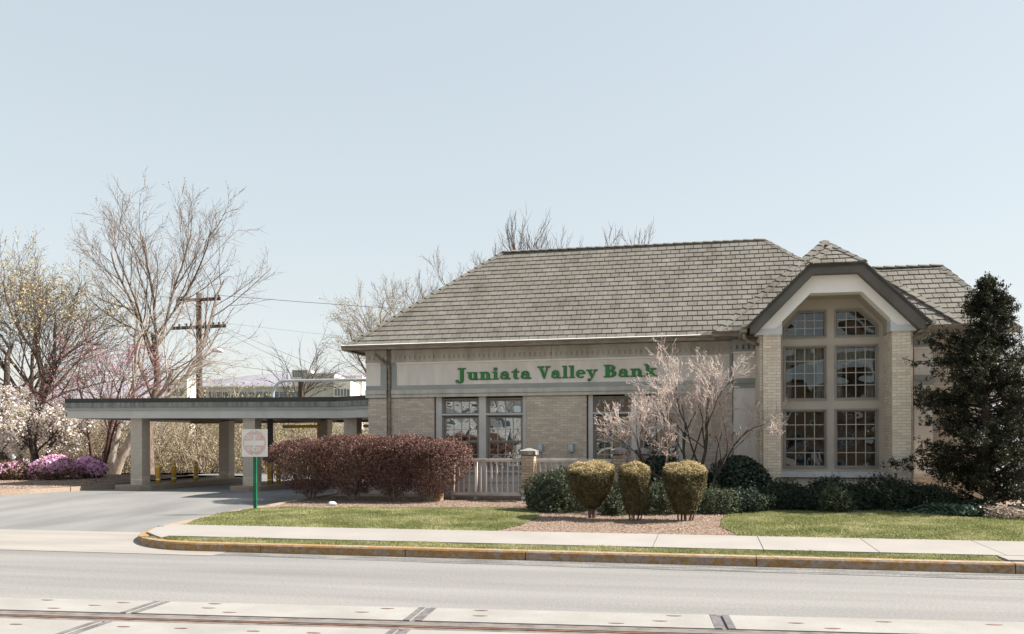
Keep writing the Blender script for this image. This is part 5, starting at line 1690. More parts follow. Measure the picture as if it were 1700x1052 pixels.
# ---- three clipped bushes
def topiary(x, y, prof, label, seed, trunks, top_lift=.0):
    z0 = sz(y)
    t = thing('clipped_bush', (x, y, z0), label, 'bush', 'clipped flat-topped bushes')
    g = np.random.default_rng(seed)
    zs = np.array([p[0] for p in prof]); rs = np.array([p[1] for p in prof])
    H0, H1 = zs[0], zs[-1]
    n = 15000
    # side shell
    zz = g.uniform(H0, H1, n)
    a = g.uniform(0, 2 * np.pi, n)
    r = np.interp(zz, zs, rs) * (1 - .30 * g.uniform(0, 1, n) ** 1.5) * (1 + .035 * np.sin(a * 3 + zz * 5 + seed) + .03 * np.sin(a * 7 - zz * 9) + .022 * np.sin(a * 13 + zz * 23)) * (1 + g.normal(0, .02, n)) * lumps(np.stack([np.cos(a) * .8, np.sin(a) * .8, (zz - .5) * 1.3], 1) / np.linalg.norm(np.stack([np.cos(a) * .8, np.sin(a) * .8, (zz - .5) * 1.3], 1), axis=1)[:, None], g, 140, .09, (40, 120))
    zz = zz + .10 * np.sin(a) * (r / max(rs)) * ((zz - H0) / (H1 - H0)) ** 3
    P1 = np.stack([x + np.cos(a) * r, y + np.sin(a) * r * .95, z0 + zz], 1); N1 = np.stack([np.cos(a), np.sin(a), .2 + 0 * a], 1)
    m = 9000
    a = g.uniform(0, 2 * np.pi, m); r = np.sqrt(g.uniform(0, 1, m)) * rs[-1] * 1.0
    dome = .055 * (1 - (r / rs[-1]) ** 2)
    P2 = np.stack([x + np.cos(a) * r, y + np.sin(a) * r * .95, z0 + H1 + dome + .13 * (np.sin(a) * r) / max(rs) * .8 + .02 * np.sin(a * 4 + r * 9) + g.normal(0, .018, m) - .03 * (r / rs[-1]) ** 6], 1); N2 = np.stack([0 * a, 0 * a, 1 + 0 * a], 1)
    k = 4000
    zz = g.uniform(H0, H1, k); a = g.uniform(0, 2 * np.pi, k); r = np.interp(zz, zs, rs) * np.sqrt(g.uniform(0, .7, k))
    P3 = np.stack([x + np.cos(a) * r, y + np.sin(a) * r, z0 + zz], 1); N3 = g.normal(0, 1, (k, 3))
    leaf_obj('foliage', np.concatenate([P1, P3]), np.concatenate([N1, N3]), .019, 'box_leaf', t, seed, .42, .85)
    leaf_obj('clipped_top', P2, N2, .016, 'box_sunlit_top', t, seed + 7, .42, .4)
    st = []
    for (dx, dy, rr, ex, ey) in trunks:
        st.append(([np.array((x + dx, y + dy, z0 - .03)), np.array((x + dx + ex * .5 + .01, y + dy + ey * .5, z0 + H0 * .6 + .06)), np.array((x + dx + ex, y + dy + ey, z0 + (H0 + H1) * .5))], [rr, rr * .9, rr * .5], 0))
    for q in range(60):
        b = g.uniform(0, 2 * np.pi); zq = g.uniform(H0, H0 + (H1 - H0) * .7); rq = np.interp(zq, zs, rs)
        p0 = np.array((x, y, z0 + max(H0, zq - .2))); p1 = np.array((x + math.cos(b) * rq * .98, y + math.sin(b) * rq * .98, z0 + zq))
        st.append(([p0, (p0 + p1) / 2 + g.normal(0, .03, 3), p1], [.009, .007, .004], 1))
    branches_mesh('trunk', st, 'bark_grey', t)
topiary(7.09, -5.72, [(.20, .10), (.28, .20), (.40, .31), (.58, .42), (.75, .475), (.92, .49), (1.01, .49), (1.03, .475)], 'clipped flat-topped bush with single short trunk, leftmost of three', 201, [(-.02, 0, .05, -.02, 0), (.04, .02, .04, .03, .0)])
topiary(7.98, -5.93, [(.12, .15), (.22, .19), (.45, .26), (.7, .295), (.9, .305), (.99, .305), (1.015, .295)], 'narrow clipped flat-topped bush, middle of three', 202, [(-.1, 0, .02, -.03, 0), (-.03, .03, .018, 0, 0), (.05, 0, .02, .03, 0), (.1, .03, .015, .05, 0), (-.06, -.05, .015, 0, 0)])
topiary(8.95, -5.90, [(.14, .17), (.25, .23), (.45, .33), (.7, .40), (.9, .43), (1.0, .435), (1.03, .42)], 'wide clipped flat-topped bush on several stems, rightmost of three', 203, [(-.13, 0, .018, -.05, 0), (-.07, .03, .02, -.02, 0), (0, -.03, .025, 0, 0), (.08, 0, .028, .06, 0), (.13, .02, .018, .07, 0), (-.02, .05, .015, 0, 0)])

# ---- low evergreens
def evergreen(name, c, rad, n, m, label, seed, size=.03, amp=.2, shell=.62, asp=.35, sprays=0, group='low evergreen shrubs in the bed', stem=True, lumpn=30, jitter=.75):
    z0 = sz(c[1])
    t = thing(name, (c[0], c[1], z0), label, 'shrub', group)
    g = np.random.default_rng(seed)
    P, D = bush_points(c, rad, n, g, shell, amp, lumpn=lumpn, zmin=z0 + .005)
    if sprays:
        k = g.integers(0, len(P), sprays)
        base = P[k]; dr = D[k] * .6 + g.normal(0, .35, (sprays, 3)); dr[:, 2] += .15
        dr /= np.linalg.norm(dr, axis=1)[:, None]
        tt = np.tile(np.linspace(0, 1, 9), sprays)[:, None]
        SP = np.repeat(base, 9, 0) + np.repeat(dr, 9, 0) * tt * g.uniform(.08, .2, (sprays, 1)).repeat(9, 0) + g.normal(0, .012, (sprays * 9, 3))
        P = np.concatenate([P, SP]); D = np.concatenate([D, np.repeat(dr, 9, 0)])
        k2 = P[:, 2] > z0 + .005; P, D = P[k2], D[k2]
    leaf_obj('foliage', P, D, size, m, t, seed, asp, jitter)
    if stem:
        st = []
        for q in range(26):
            d = g.normal(0, 1, 3); d[2] = abs(d[2]) * .7 + .1; d /= np.linalg.norm(d)
            p1 = np.array(c) + d * np.array(rad) * .8
            st.append(([np.array((c[0], c[1], z0 - .02)), (np.array((c[0], c[1], z0)) + p1) / 2 + g.normal(0, .03, 3), p1], [.014, .01, .005], 0))
        branches_mesh('stems', st, 'bark_dark', t)
    return t
evergreen('spreading_yew', (6.14, -4.25, .46), (.74, .66, .70), 15000, 'yew_leaf', 'dark spreading yew mound left of the clipped bushes', 301, .028, .25, sprays=900)
evergreen('spreading_yew', (7.46, -5.0, .36), (.26, .24, .28), 2600, 'yew_leaf', 'tiny evergreen tuft between the left and middle clipped bushes', 302, .026, .3, sprays=200)
evergreen('spreading_yew', (7.55, -4.0, .55), (.40, .35, .42), 4500, 'yew_leaf', 'small dark evergreen mound directly behind the gap left of the middle bush', 303, .026, .3, sprays=260)
evergreen('spreading_yew', (8.42, -4.55, .48), (.44, .40, .44), 6000, 'yew_leaf', 'evergreen mound between the middle and right clipped bushes', 304, .026, .28, sprays=360)
evergreen('spreading_yew', (9.60, -4.25, .44), (.50, .40, .34), 6500, 'yew_leaf', 'low sunlit evergreen mound just right of the right clipped bush', 305, .026, .3, sprays=420)
evergreen('spreading_yew', (10.25, -3.9, .45), (.55, .42, .33), 6500, 'juniper', 'low evergreen mound between the right clipped bush and the bay', 306, .028, .3, sprays=380)
evergreen('holly_shrub', (10.18, -2.25, .92), (.66, .60, .60), 9000, 'holly', 'dark glossy rounded holly against the left brick pier of the bay', 307, .038, .14, asp=.6)
evergreen('holly_shrub', (8.2, -1.5, .85), (.70, .50, .62), 8000, 'holly', 'dark holly under the right windows behind the middle bush', 308, .038, .2, asp=.6)
evergreen('holly_shrub', (9.05, -1.9, .75), (.62, .5, .55), 7000, 'holly', 'dark holly at the foot of the bare ornamental tree', 309, .036, .2, asp=.6)
for i, (x, y, rx, ry, rz, lab) in enumerate([
    (11.05, -3.05, .62, .55, .50, 'dark juniper mound under the left end of the bay sill'),
    (11.85, -3.15, .66, .55, .55, 'dark juniper mound under the middle of the left bay window'),
    (12.55, -3.0, .60, .5, .52, 'dark juniper mound under the right bay window'),
    (13.25, -3.0, .66, .5, .56, 'dark juniper mound before the right brick pier of the bay'),
    (14.0, -3.05, .6, .5, .50, 'dark juniper mound left of the tall conifer trunk')]):
    evergreen('juniper_shrub', (x, y, .42), (rx, ry, rz), 7500, 'juniper', lab, 320 + i, .030, .28, sprays=420, group='dark junipers below the bay')
evergreen('juniper_shrub', (12.05, -3.75, .42), (.36, .28, .36), 3200, 'yew_leaf', 'small pale sunlit juniper tuft in front of the bay junipers', 330, .026, .35, sprays=300, group='dark junipers below the bay')
# ground cover on the right
g = np.random.default_rng(5)
def cover(name, poly, n, h, m, size, label, cat, seed):
    g = np.random.default_rng(seed)
    Pp = np.array(poly); x0, y0 = Pp.min(0); x1, y1 = Pp.max(0)
    x = g.uniform(x0, x1, n); y = g.uniform(y0, y1, n); k = in_poly(x, y, poly); x, y = x[k], y[k]
    z = np.array([sz(v) for v in y]) + .01 + h * g.uniform(0, 1, len(x)) * (.55 + .45 * np.sin(x * 4 + 2 * np.sin(y * 3)))
    P = np.stack([x, y, z], 1)
    o = leaf_obj(name, P, np.tile([0, 0, 1.0], (len(P), 1)), size, m, None, seed, .75, .55, kind='stuff')
    tag(o, label, cat)
cover('ivy_ground_cover', [(13.0, -3.4), (13.6, -4.05), (14.5, -4.5), (15.2, -4.3), (16.5, -3.6), (16, -2.6), (13.3, -2.7)], 12000, .22, 'ivy', .038, 'blue green ivy ground cover at the foot of the conifer', 'ground cover', 341)
cover('variegated_ground_cover', [(14.55, -4.35), (15.0, -4.85), (17.6, -5.2), (17.6, -3.6), (15.6, -3.6)], 8000, .24, 'spirea', .034, 'pale variegated ground cover at the right edge of the lawn', 'ground cover', 342)

# ---- tall conifer on the right
def conifer(x, y, H, label, seed):
    z0 = sz(y)
    t = thing('conifer_tree', (x, y, z0), label, 'tree')
    g = np.random.default_rng(seed)
    out = [([np.array((x + .05 * math.sin(i * .9), y, z0 - .05 + (H + .05) * i / 10)) for i in range(11)], [.10 * (1 - i / 10.6) + .012 for i in range(11)], 0)]
    LP, LN = [], []
    nb = 280
    for k in range(nb):
        f = (k + g.uniform(0, 1)) / nb
        zb = z0 + .05 + (H - .10) * f
        rmax = np.interp(f, [0, .06, .15, .35, .5, .60, .70, .80, .90, 1.0], [1.15, 1.5, 1.58, 1.48, 1.40, 1.25, .92, .62, .40, .10])
        rmax *= 1 + .30 * math.sin(f * 30 + 1.0) + (.12 if g.uniform() < .10 else 0)
        a = g.uniform(0, 2 * math.pi)
        L = rmax * g.uniform(.62, 1.05)
        d = np.array((math.cos(a), math.sin(a), g.uniform(-.15, .55)))
        p = np.array((x, y, zb)); pts = [p]
        for i in range(5):
            d = d + np.array((g.normal(0, .14), g.normal(0, .14), .05 - .03 * i)); d /= np.linalg.norm(d)
            p = p + d * L / 5; pts.append(p)
        out.append((pts, list(np.linspace(.020, .006, 6)), 2))
        # tufts of short plumes along the limb, thick and uneven
        for s in range(int(8 + L * 17)):
            u = g.uniform(.22, 1.05); i = min(int(u * 5), 4); q = pts[i] + (pts[i + 1] - pts[i]) * (u * 5 - i)
            q = q + g.normal(0, .05, 3)
            sd = d * g.uniform(.2, 1) + g.normal(0, .55, 3) + np.array((0, 0, .15))
            sd /= np.linalg.norm(sd)
            l = g.uniform(.08, .20)
            m = 20
            tt = g.uniform(0, 1, m)[:, None]
            side = np.cross(sd, g.normal(0, 1, 3)); side /= np.linalg.norm(side) + 1e-9
            LP.append(q + sd * tt * l + side * (g.uniform(-1, 1, (m, 1)) * l * .45 * (1.15 - tt)) + g.normal(0, .016, (m, 3)))
            LN.append(np.tile(np.cross(side, sd), (m, 1)))
    branches_mesh('trunk', out, 'bark_grey', t, maxlvl=0); branches_mesh('branches', out, 'bark_dark', t, minlvl=1)
    leaf_obj('crown', np.concatenate(LP), np.concatenate(LN), .027, 'conifer', t, seed, .42, .7)
conifer(15.30, -2.55, 5.0, 'tall dark shaggy conifer at the right corner of the bank', 401)

# ---- bare ornamental tree in front of the facade
def ornamental():
    base = (9.22, -3.05, sz(-3.05))
    prm = dict(seg=[6, 5, 4, 4, 3], wob=.14, up=[.02, .05, .07, .07], max=5, kids=[6, 5, 5, 4, 2], start=[.34, .25, .2, .15], ang=(16, 46), rfac=(.5, .7), lfac=[(.72, 1.0), (.52, .75), (.42, .6), (.4, .6), (.4, .6)], rmin=.005, taper=.45)
    st = [((-.20, 0, 0), (-.44, .05, 1.0), 1.85, .05), ((-.08, .05, 0), (-.24, -.2, 1.0), 2.0, .045), ((.02, 0, 0), (.03, -.1, 1.0), 1.98, .055), ((.12, -.02, 0), (.26, .08, 1.0), 1.75, .04)]
    t, tips = tree('ornamental_tree', base, st, 'bare pale twigged ornamental tree before the right end of the sign', 'tree', prm, 'bark_dark', None, 408, twig='bark_pink', split=1)
    g = np.random.default_rng(9)
    T = np.array([a for a, _ in tips])
    idx = g.integers(0, len(T), int(len(T) * .25))
    leaf_obj('bud', T[idx] + g.normal(0, .012, (len(idx), 3)), g.normal(0, 1, (len(idx), 3)), .014, 'bark_pink', t, 12, .5)
    k = T[(T[:, 2] < 2.0)]
    if len(k):
        idx = g.integers(0, len(k), 160)
        leaf_obj('withered_leaf', k[idx] + g.normal(0, .05, (160, 3)), g.normal(0, 1, (160, 3)), .03, 'deadleaf', t, 13, .6, kind='stuff')
ornamental()

# ---- azaleas on the left bank
def azalea(c, rad, n, label, seed, flower=.75):
    t = thing('azalea_shrub', (c[0], c[1], c[2] - rad[2] * .6), label, 'shrub', 'azaleas on the left bank')
    g = np.random.default_rng(seed)
    P, D = bush_points(c, rad, n, g, .72, .28, lumpn=34, zmin=c[2] - rad[2] * .75)
    k = g.uniform(0, 1, len(P)) < flower * np.clip(.35 + .9 * (D[:, 2] + .35), .15, 1)
    leaf_obj('flowers', P[k], D[k], .042, 'azalea', t, seed, .8, .6, kind='stuff')
    P2, D2 = bush_points(c, [r * .97 for r in rad], int(n * .7), g, .5, .2, zmin=c[2] - rad[2] * .8)
    leaf_obj('leaves', P2, D2, .04, 'azalea_leaf', t, seed + 1, .45, .9)
    st = []
    for q in range(20):
        d = g.normal(0, 1, 3); d[2] = abs(d[2]) * .6 + .1; d /= np.linalg.norm(d)
        p1 = np.array(c) + d * np.array(rad) * .8
        p0 = np.array((c[0], c[1], c[2] - rad[2] * .75))
        st.append(([p0, (p0 + p1) / 2 + g.normal(0, .03, 3), p1], [.014, .01, .005], 0))
    branches_mesh('stems', st, 'bark_grey', t)
azalea((-13.35, 3.55, .92), (.98, .70, .52), 6500, 'wide azalea covered in magenta flowers, middle of the bank', 501, .95)
azalea((-12.55, 4.35, .90), (.52, .5, .48), 3600, 'small magenta azalea at the right end, nearest the canopy', 502, .85)
azalea((-14.95, 3.25, .84), (.85, .6, .45), 5000, 'brownish azalea with few pink flowers at the left edge', 503, .22)

# ---- trees left of and behind the canopy
GB = lambda x, y: interp([(-3, .46), (2, .50), (6, .62), (10, .45), (16, .0), (30, -.75)], y)
def gb(x, y): return (x, y, GB(x, y) - .05)
LFT = 'trees on the left bank'
tree('bare_tree', gb(-15.9, 12.3), [((0, 0, 0), (-.14, 0, 1), 7.0, .30)],
     'tall bare spreading tree with dark limbs behind the canopy', 'tree', dict(seg=[6, 7, 6, 5, 3], kids=[7, 8, 7, 5], max=4, ang=[(18, 52), (18, 42), (20, 45), (20, 45)], up=[.01, .045, .05, .05], start=[.42, .22, .18, .15], lfac=[(1.05, 1.45), (.42, .6), (.42, .6), (.4, .55)], rmin=.008, wob=.09, rfac=(.5, .68)), 'bark_grey',
     [('budleaf', .22, .035, .03, .6)], 631, LFT)
tree('pale_barked_tree', gb(-15.5, 9.4), [((0, 0, 0), (.42, 0, 1), 5.4, .22), ((-.2, 0, 0), (.05, .1, 1), 6.6, .15)],
     'pale barked leaning tree rising left of the canopy column', 'tree', dict(kids=[4, 5, 5, 3], max=4, ang=(20, 50), rmin=.008, lfac=(.5, .75)), 'bark_pale', [('budleaf', .15, .03, .03, .6)], 612, LFT)
tree('redbud_tree', gb(-13.5, 5.7), [((0, 0, 0), (-.30, 0, 1), 3.7, .085), ((.08, .05, 0), (.02, .1, 1), 4.0, .09), ((.15, 0, 0), (.50, .05, 1), 4.0, .085), ((.2, -.05, 0), (.72, -.1, 1), 3.6, .07)],
     'redbud with dark slanting stems and rosy buds beside the canopy', 'tree', dict(kids=[5, 5, 5, 3], max=4, ang=(20, 50), rmin=.006, lfac=(.48, .72), up=[.03, .05, .06, .05]), 'bark_red', [('redbud', .55, .028, .03, .7)], 613, LFT)
tree('dogwood_tree', gb(-14.7, 4.3), [((0, 0, 0), (-.1, 0, 1), 2.3, .11), ((0, 0, 0), (.35, 0, 1), 2.2, .07), ((0, 0, 0), (-.55, .1, 1), 2.3, .07)],
     'white blossoming dogwood behind the azaleas at the left edge', 'tree', dict(kids=[6, 6, 5, 4], max=4, ang=(35, 75), up=[.02, .01, .01, .02], start=[.35, .2, .2, .2], rmin=.006, lfac=(.5, .75)), 'bark_dark',
     [('blossom', .85, .042, .06, .8), ('spring', .3, .03, .06, .6)], 614, LFT)
tree('leafing_tree', gb(-18.2, 6.4), [((0, 0, 0), (.05, 0, 1), 6.2, .22), ((.2, .1, 0), (.30, 0, 1), 5.6, .15), ((-.2, 0, 0), (-.2, 0, 1), 6.0, .15)],
     'tree with fresh yellow green leaves cut by the left edge', 'tree', dict(kids=[6, 6, 6, 4], max=4, ang=(22, 52), rmin=.008, lfac=(.55, .8)), 'bark_dark',
     [('spring', .34, .045, .07, .6)], 615, LFT)
tree('leafing_tree', gb(-20.5, 10.5), [((0, 0, 0), (.2, 0, 1), 7.0, .24), ((.2, .1, 0), (-.1, 0, 1), 6.8, .15)],
     'second yellow green tree standing farther back at the left edge', 'tree', dict(kids=[6, 6, 5, 4], max=4, ang=(22, 55), rmin=.009, lfac=(.5, .75)), 'bark_grey',
     [('spring', .5, .05, .08, .6)], 616, LFT)
# trees behind the roofs
BK = 'trees behind the bank'
tree('bare_tree', (-18.8, 32.1, -.8), [((0, 0, 0), (0, 0, 1), 6.3, .20)], 'small bare tree with whitish trunk above the canopy roof', 'tree', dict(kids=[7, 6, 5, 3], max=3, ang=(18, 45), start=[.55, .2, .2, .2], rmin=.014, lfac=(.5, .8)), 'bark_grey', None, 621, BK, twig='bark_dark')
tree('bare_tree', (-8.9, 24.2, -.4), [((0, 0, 0), (.06, 0, 1), 7.9, .22), ((.2, 0, 0), (-.22, 0, 1), 7.2, .15)], 'tree with sparse yellow leaves rising left of the bank roof hip', 'tree', dict(kids=[6, 6, 5, 4], max=4, ang=(20, 50), rmin=.008, lfac=(.48, .72), start=[.4, .2, .2, .2]), 'bark_grey', [('spring', .45, .045, .05, .6)], 622, BK)
tree('bare_tree', (-6.9, 29.7, -.7), [((0, 0, 0), (.05, 0, 1), 10.6, .24), ((.3, 0, 0), (-.2, 0, 1), 9.6, .16), ((.3, 0, 0), (.26, 0, 1), 10.4, .16)], 'bare twiggy tree above the left hip of the bank roof', 'tree', dict(kids=[8, 7, 6, 4], max=4, ang=(15, 40), rmin=.009, lfac=(.45, .62), start=[.5, .2, .2, .2], up=[.03, .07, .08, .08]), 'bark_grey', None, 623, BK)
FAN = dict(kids=[8, 6, 5, 3], max=3, ang=(8, 30), rmin=.014, lfac=[(.32, .48), (.45, .62), (.45, .6)], start=[.5, .2, .2, .2], up=[.02, .08, .08, .08], wob=.07)
tree('bare_tree', (-4.4, 35.4, -.8), [((0, 0, 0), (-.06, 0, 1), 13.2, .22), ((.2, 0, 0), (.10, 0, 1), 13.8, .18)], 'bare upright tree above the left end of the roof ridge', 'tree', FAN, 'bark_grey', None, 624, BK)
tree('bare_tree', (-1.6, 36.0, -.8), [((0, 0, 0), (-.03, 0, 1), 13.8, .22), ((.2, 0, 0), (.07, 0, 1), 14.2, .2), ((.1, 0, 0), (-.12, 0, 1), 13.4, .16)], 'bare fan shaped tree, tallest above the roof ridge', 'tree', FAN, 'bark_dark', None, 625, BK)
tree('bare_tree', (1.8, 36.8, -.8), [((0, 0, 0), (-.07, 0, 1), 13.2, .2), ((.2, 0, 0), (.10, 0, 1), 13.6, .16)], 'bare tree lowest and rightmost of those above the roof ridge', 'tree', FAN, 'bark_grey', None, 626, BK)
tree('bare_tree', (25.6, 26.7, -.5), [((0, 0, 0), (-.1, 0, 1), 5.4, .2), ((.3, 0, 0), (.2, 0, 1), 5.4, .16)], 'faint bare tree behind the conifer at the right edge', 'tree', dict(kids=[6, 6, 5, 3], max=4, ang=(18, 44), rmin=.009, lfac=(.5, .72), start=[.4, .2, .2, .2]), 'bark_grey', None, 627, BK)

# ---- brushy thicket behind the canopy (one mass)
g = np.random.default_rng(77)
out = []; LP = []
for k in range(2600):
    x = g.uniform(-34, -4); 
    y0 = 13.5 + .05 * (-x) + g.uniform(0, 12)
    z0 = interp([(10, .2), (14, .0), (30, -.75)], y0) - .05
    H = g.uniform(1.2, 4.6) * (1.15 if x < -14 else .8)
    d = np.array((g.normal(.25, .4), g.normal(0, .3), 1.0)); d /= np.linalg.norm(d)
    p = np.array((x, y0, z0)); pts = [p]
    for i in range(4):
        d = d + g.normal(0, .16, 3); d /= np.linalg.norm(d); p = p + d * H / 4; pts.append(p)
    r = g.uniform(.012, .035)
    out.append((pts, list(np.linspace(r, .006, 5)), 2))
    for j in range(4):
        i = g.integers(1, 5); q = pts[i]
        dd = d + g.normal(0, .6, 3); dd /= np.linalg.norm(dd); l = H * g.uniform(.2, .4)
        out.append(([q, q + dd * l * .5 + g.normal(0, .05, 3), q + dd * l], [r * .5, r * .35, .004], 4))
        LP.append(q + dd * l * g.uniform(.2, 1, (6, 1)) + g.normal(0, .12, (6, 3)))
tb_ = branches_mesh('thicket', out, 'bark_tan', None)
tag(tb_, 'tan twiggy brush with young leaves behind the canopy columns', 'thicket', kind='stuff')
LP = np.concatenate(LP)
leaf_obj('thicket_foliage', LP, g.normal(0, 1, (len(LP), 3)), .055, 'dryleaf', tb_, 78, .65, kind='stuff')
# ================================================================== FAR BUILDINGS
MT['far_grey'] = mat('far_concrete_grey', [lin(.36, .36, .34), lin(.42, .42, .40)], .2, .9)
MT['far_white'] = mat('far_render_white', [lin(.62, .59, .56), lin(.68, .65, .62)], .2, .9)
MT['far_glass'] = mat('far_window_glass', [lin(.06, .08, .10), lin(.12, .15, .18)], .6, .2, spec=.6)
MT['far_roof'] = mat('far_roof', [lin(.10, .095, .09), lin(.14, .135, .13)], .3, .9)
MT['car_white'] = mat('car_paint', [lin(.5, .52, .55), lin(.55, .57, .6)], 1, .25, spec=.6)
MT['tyre'] = mat('tyre_rubber', [lin(.02, .02, .02), lin(.03, .03, .03)], 3, .9)
def obx(mb, o, u, w, dp, z0, z1):
    v = Vector((-u.y, u.x, 0))
    mb.obox((o[0], o[1], z0), u, v, Vector((0, 0, 1)), w, dp, z1 - z0)
    return mb
U = Vector((math.cos(R(YAW)), math.sin(R(YAW)), 0)); Wv = Vector((-U.y, U.x, 0))
def windows(parent, o, u, x0, x1, n, z0, z1, gap=.3):
    st = (x1 - x0) / n
    nrm = Vector((u.y, -u.x, 0))
    me = None
    for i in range(n):
        a = Vector(o) + u * (x0 + st * i + st * gap / 2) + nrm * .06
        w = MB().obox((a.x, a.y, z0), u, nrm, Vector((0, 0, 1)), st * (1 - gap), -.05, z1 - z0).build('window', 'far_glass', parent)
# grey block with white side and tower
o0 = Vector((-59.2, 115.3, 0))
fb = thing('office_building', (o0.x, o0.y, -.75), 'distant grey block with white end wing and rooftop tower', 'building')
wl = MB(); obx(wl, o0, U, 5.6, 14, -.75, 14.0); w1 = wl.build('wall', 'far_grey', fb)
e0 = o0 + U * 5.65
we = MB(); obx(we, e0 - Wv * 1, U, 2.95, 9, -.75, 12.6); we2 = we.build('wing', 'far_white', fb)
windows(we2, e0 - Wv * 1, U, .1, 2.8, 5, 10.0, 11.2, .3); windows(we2, e0 - Wv * 1, U, .1, 2.8, 5, 7.4, 8.6, .3)
tw = MB(); obx(tw, e0 + Wv * 9 - U * .6, U, 3.6, 5, -.75, 14.3); tw.build('tower', 'trim_beige', fb)
ts = MB(); obx(ts, e0 + Wv * 8 + U * 2.2, U, 1.2, .6, 6, 14.3); ts.build('tower_edge', 'far_white', fb)
tv = MB(); obx(tv, o0 - U * 2.6 + Wv * 3, U, 3.4, 3, 12.0, 14.9); tv.build('roof_plant', 'far_white', fb)
pv = MB()
for i in range(9): obx(pv, o0 - U * (2.4 - i * .3) + Wv * 2.95, U, .2, .04, 13.6, 14.8)
pv.build('vent_louvre', 'far_glass', fb)
# long low building
o1 = Vector((-92, 128.4, 0))
lb = thing('warehouse', (o1.x, o1.y, -.75), 'distant long low grey building with a dark window band', 'building')
lw = MB(); obx(lw, o1, U, 33, 18, -.75, 12.9); lw_ = lw.build('wall', 'far_grey', lb)
lr = MB(); obx(lr, o1 - U * .3 - Wv * .3, U, 33.6, 18.6, 12.91, 13.2); lr.build('roof', 'far_white', lb)
windows(lb, o1, U, .5, 32.5, 20, 10.6, 12.0, .18)
wv = MB(); obx(wv, Vector((-84, 112, 0)), U, 4, 6, -.75, 13.2); wv_ = thing('white_shed', (-84, 112, -.75), 'distant small white building seen just right of the utility pole', 'building')
wv.build('wall', 'far_white', wv_)
windows(wv_, Vector((-84, 112, 0)), U, .4, 3.6, 3, 10.3, 11.6, .3)
# parked car by the left edge, mostly hidden by the azaleas
def car(cx, cy, zb, ang, paint, label):
    ca = thing('parked_car', (cx, cy, zb), label, 'car', 'parked cars')
    d = Vector((math.cos(R(ang)), math.sin(R(ang)), 0)); w = Vector((-d.y, d.x, 0)); O = Vector((cx, cy, zb))
    def body(sect, name, m, w0, w1, w2, w3, parent=ca):
        """profile lofted across: narrower at the greenhouse"""
        mb = MB(); n = len(sect)
        V = []
        for side in (-1, 1):
            for a, z, hw in sect: V.append(tuple(O + d * a + w * (side * hw) + Vector((0, 0, z))))
        mb.add(V, [tuple(range(n)), tuple(range(2 * n - 1, n - 1, -1))] + [((i + 1) % n, i, n + i, n + (i + 1) % n) for i in range(n)])
        return bevel(mb.build(name, m, parent), .05, 2)
    body([(-2.2, .25, .80), (2.2, .25, .80), (2.25, .55, .82), (2.1, .72, .84), (1.15, .90, .86), (-1.5, .95, .86), (-2.15, .90, .84), (-2.25, .6, .82)], 'body', paint, 0, 0, 0, 0)
    cabin = body([(1.1, .905, .80), (.45, 1.36, .64), (-.75, 1.42, .62), (-1.55, .955, .80)], 'cabin', paint, 0, 0, 0, 0)
    body([(.98, .93, .815), (.45, 1.30, .665), (-.12, 1.345, .655), (-.12, .935, .83)], 'side_glass', 'far_glass', 0, 0, 0, 0, cabin)
    body([(-.2, .935, .83), (-.2, 1.345, .655), (-.7, 1.35, .65), (-1.35, .965, .825)], 'side_glass', 'far_glass', 0, 0, 0, 0, cabin)
    for a in (-1.4, 1.35):
        for s_ in (-1, 1):
            p = O + d * a + w * (.74 * s_) + Vector((0, 0, .32))
            wh = MB().tube([tuple(p - w * .1), tuple(p + w * .1)], .32, 18).build('wheel', 'tyre', ca)
            MB().tube([tuple(p - w * .108), tuple(p + w * .108)], .2, 12).build('rim', 'galv', wh)
    for s_ in (-1, 1):
        p = O + d * -2.2 + w * (.62 * s_) + Vector((0, 0, .72))
        MB().obox(p - w * .14 - d * .09, d, w, Vector((0, 0, 1)), .1, .28, .14).build('tail_light', 'tail_red', ca)
        p = O + d * 2.12 + w * (.62 * s_) + Vector((0, 0, .6))
        MB().obox(p - w * .14, d, w, Vector((0, 0, 1)), .1, .28, .12).build('headlight', 'white_band', ca)
MT['tail_red'] = mat('tail_light_red', [lin(.5, .02, .02), lin(.6, .03, .03)], 1, .3)
MT['car_dark'] = mat('car_paint_dark', [lin(.03, .035, .04), lin(.035, .04, .045)], 1, .15, spec=.6)
car(-26.3, 15.1, -.1, YAW, 'car_white', 'silver car roof showing above the leftmost azalea')
car(14.6, -21.0, .0, 0, 'car_dark', 'dark car mirrored in the lower right bay panes')
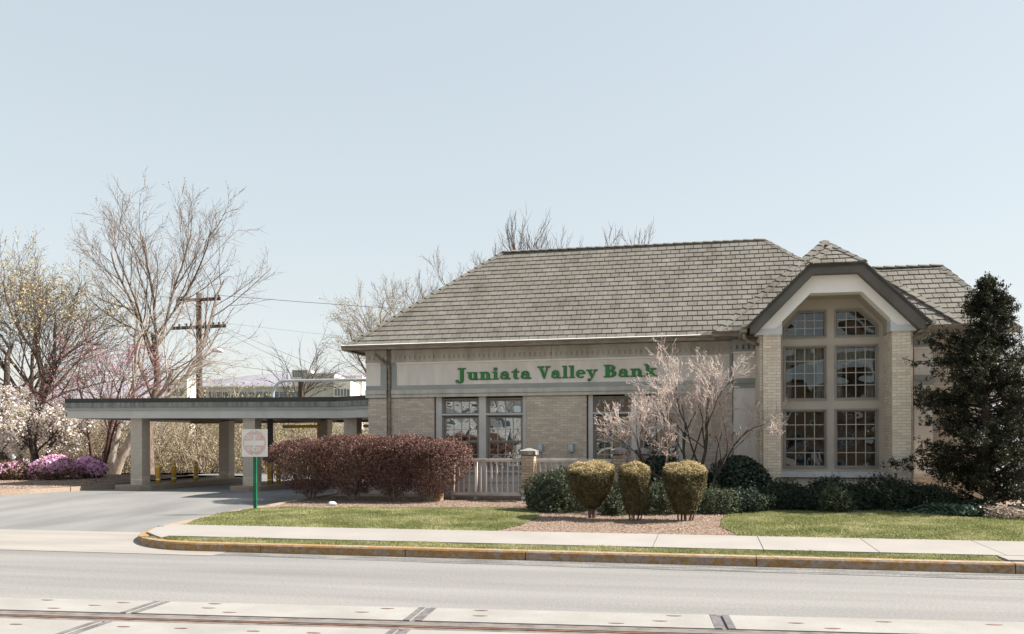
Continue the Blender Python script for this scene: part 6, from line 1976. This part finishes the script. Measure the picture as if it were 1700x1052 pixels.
# ================================================================== HOUSES ACROSS THE STREET (seen in the window panes)
MT['clap'] = mat('clapboard_white', [lin(.66, .65, .62), lin(.74, .73, .70)], 1, .7)
MT['gap'] = mat('clapboard_shadow_gap', [lin(.06, .06, .06), lin(.08, .08, .08)], 1, .9)
MT['red_brick'] = mat('tan_house_brick', [lin(.13, .09, .055), lin(.20, .145, .095)], 3, .9, fine=.2, fscale=14)
MT['house_roof'] = mat('house_roof', [lin(.10, .08, .07), lin(.15, .12, .10)], 2, .9)
def house(x0, x1, yf, depth, eave, ridge, m, label, clap):
    h = thing('house', ((x0 + x1) / 2, yf - depth / 2, .1), label, 'house', 'houses across the street')
    w = MB().box(x0, x1, yf - depth, yf, .1, eave)
    xm = (x0 + x1) / 2
    w.prism_xz([(x0, eave + .001), (x1, eave + .001), (xm, ridge)], yf - depth, yf)
    wo = w.build('wall', 'gap' if clap else m, h)
    if clap:
        z = .3
        while z < ridge - .3:
            half = (x1 - x0) / 2 * (1 if z < eave else max(.02, (ridge - z) / (ridge - eave)))
            MB().box(xm - half, xm + half, yf + .002, yf + .03, z, z + .30).build('board', m, wo)
            z += .36
    r = MB()
    for s in (-1, 1):
        a = (xm, ridge + .12); b = (xm + s * ((x1 - x0) / 2 + .4), eave - .12)
        pl = [a, b, (b[0], b[1] + .16), (a[0], a[1] + .16)]
        r.prism_xz(pl if s > 0 else pl[::-1], yf - depth - .3, yf + .4)
    r.build('roof', 'house_roof', h)
    for zx in (1.0, 3.8):
        if zx + 1.5 > eave: continue
        for fx in (.2, .5, .8):
            x = x0 + (x1 - x0) * fx
            MB().box(x - .45, x + .45, yf + .031, yf + .05, zx, zx + 1.5).build('window', 'far_glass', wo)
            fr = MB(); ring_frame(fr, x - .45, x + .45, zx, zx + 1.5, yf + .031, yf + .08, .1); fr.build('window_frame', 'clap', wo)
    return h
house(-15, -1.4, -33, 9, 5.6, 8.4, 'clap', 'white clapboard house reflected in the left windows', True)
house(12.2, 21.5, -33, 9, 4.9, 7.3, 'red_brick', 'tan brick gabled house reflected in the bay windows', False)
house(-.2, 9.6, -36, 9, 5.4, 8.6, 'red_brick', 'brown brick house reflected in the right windows', False)
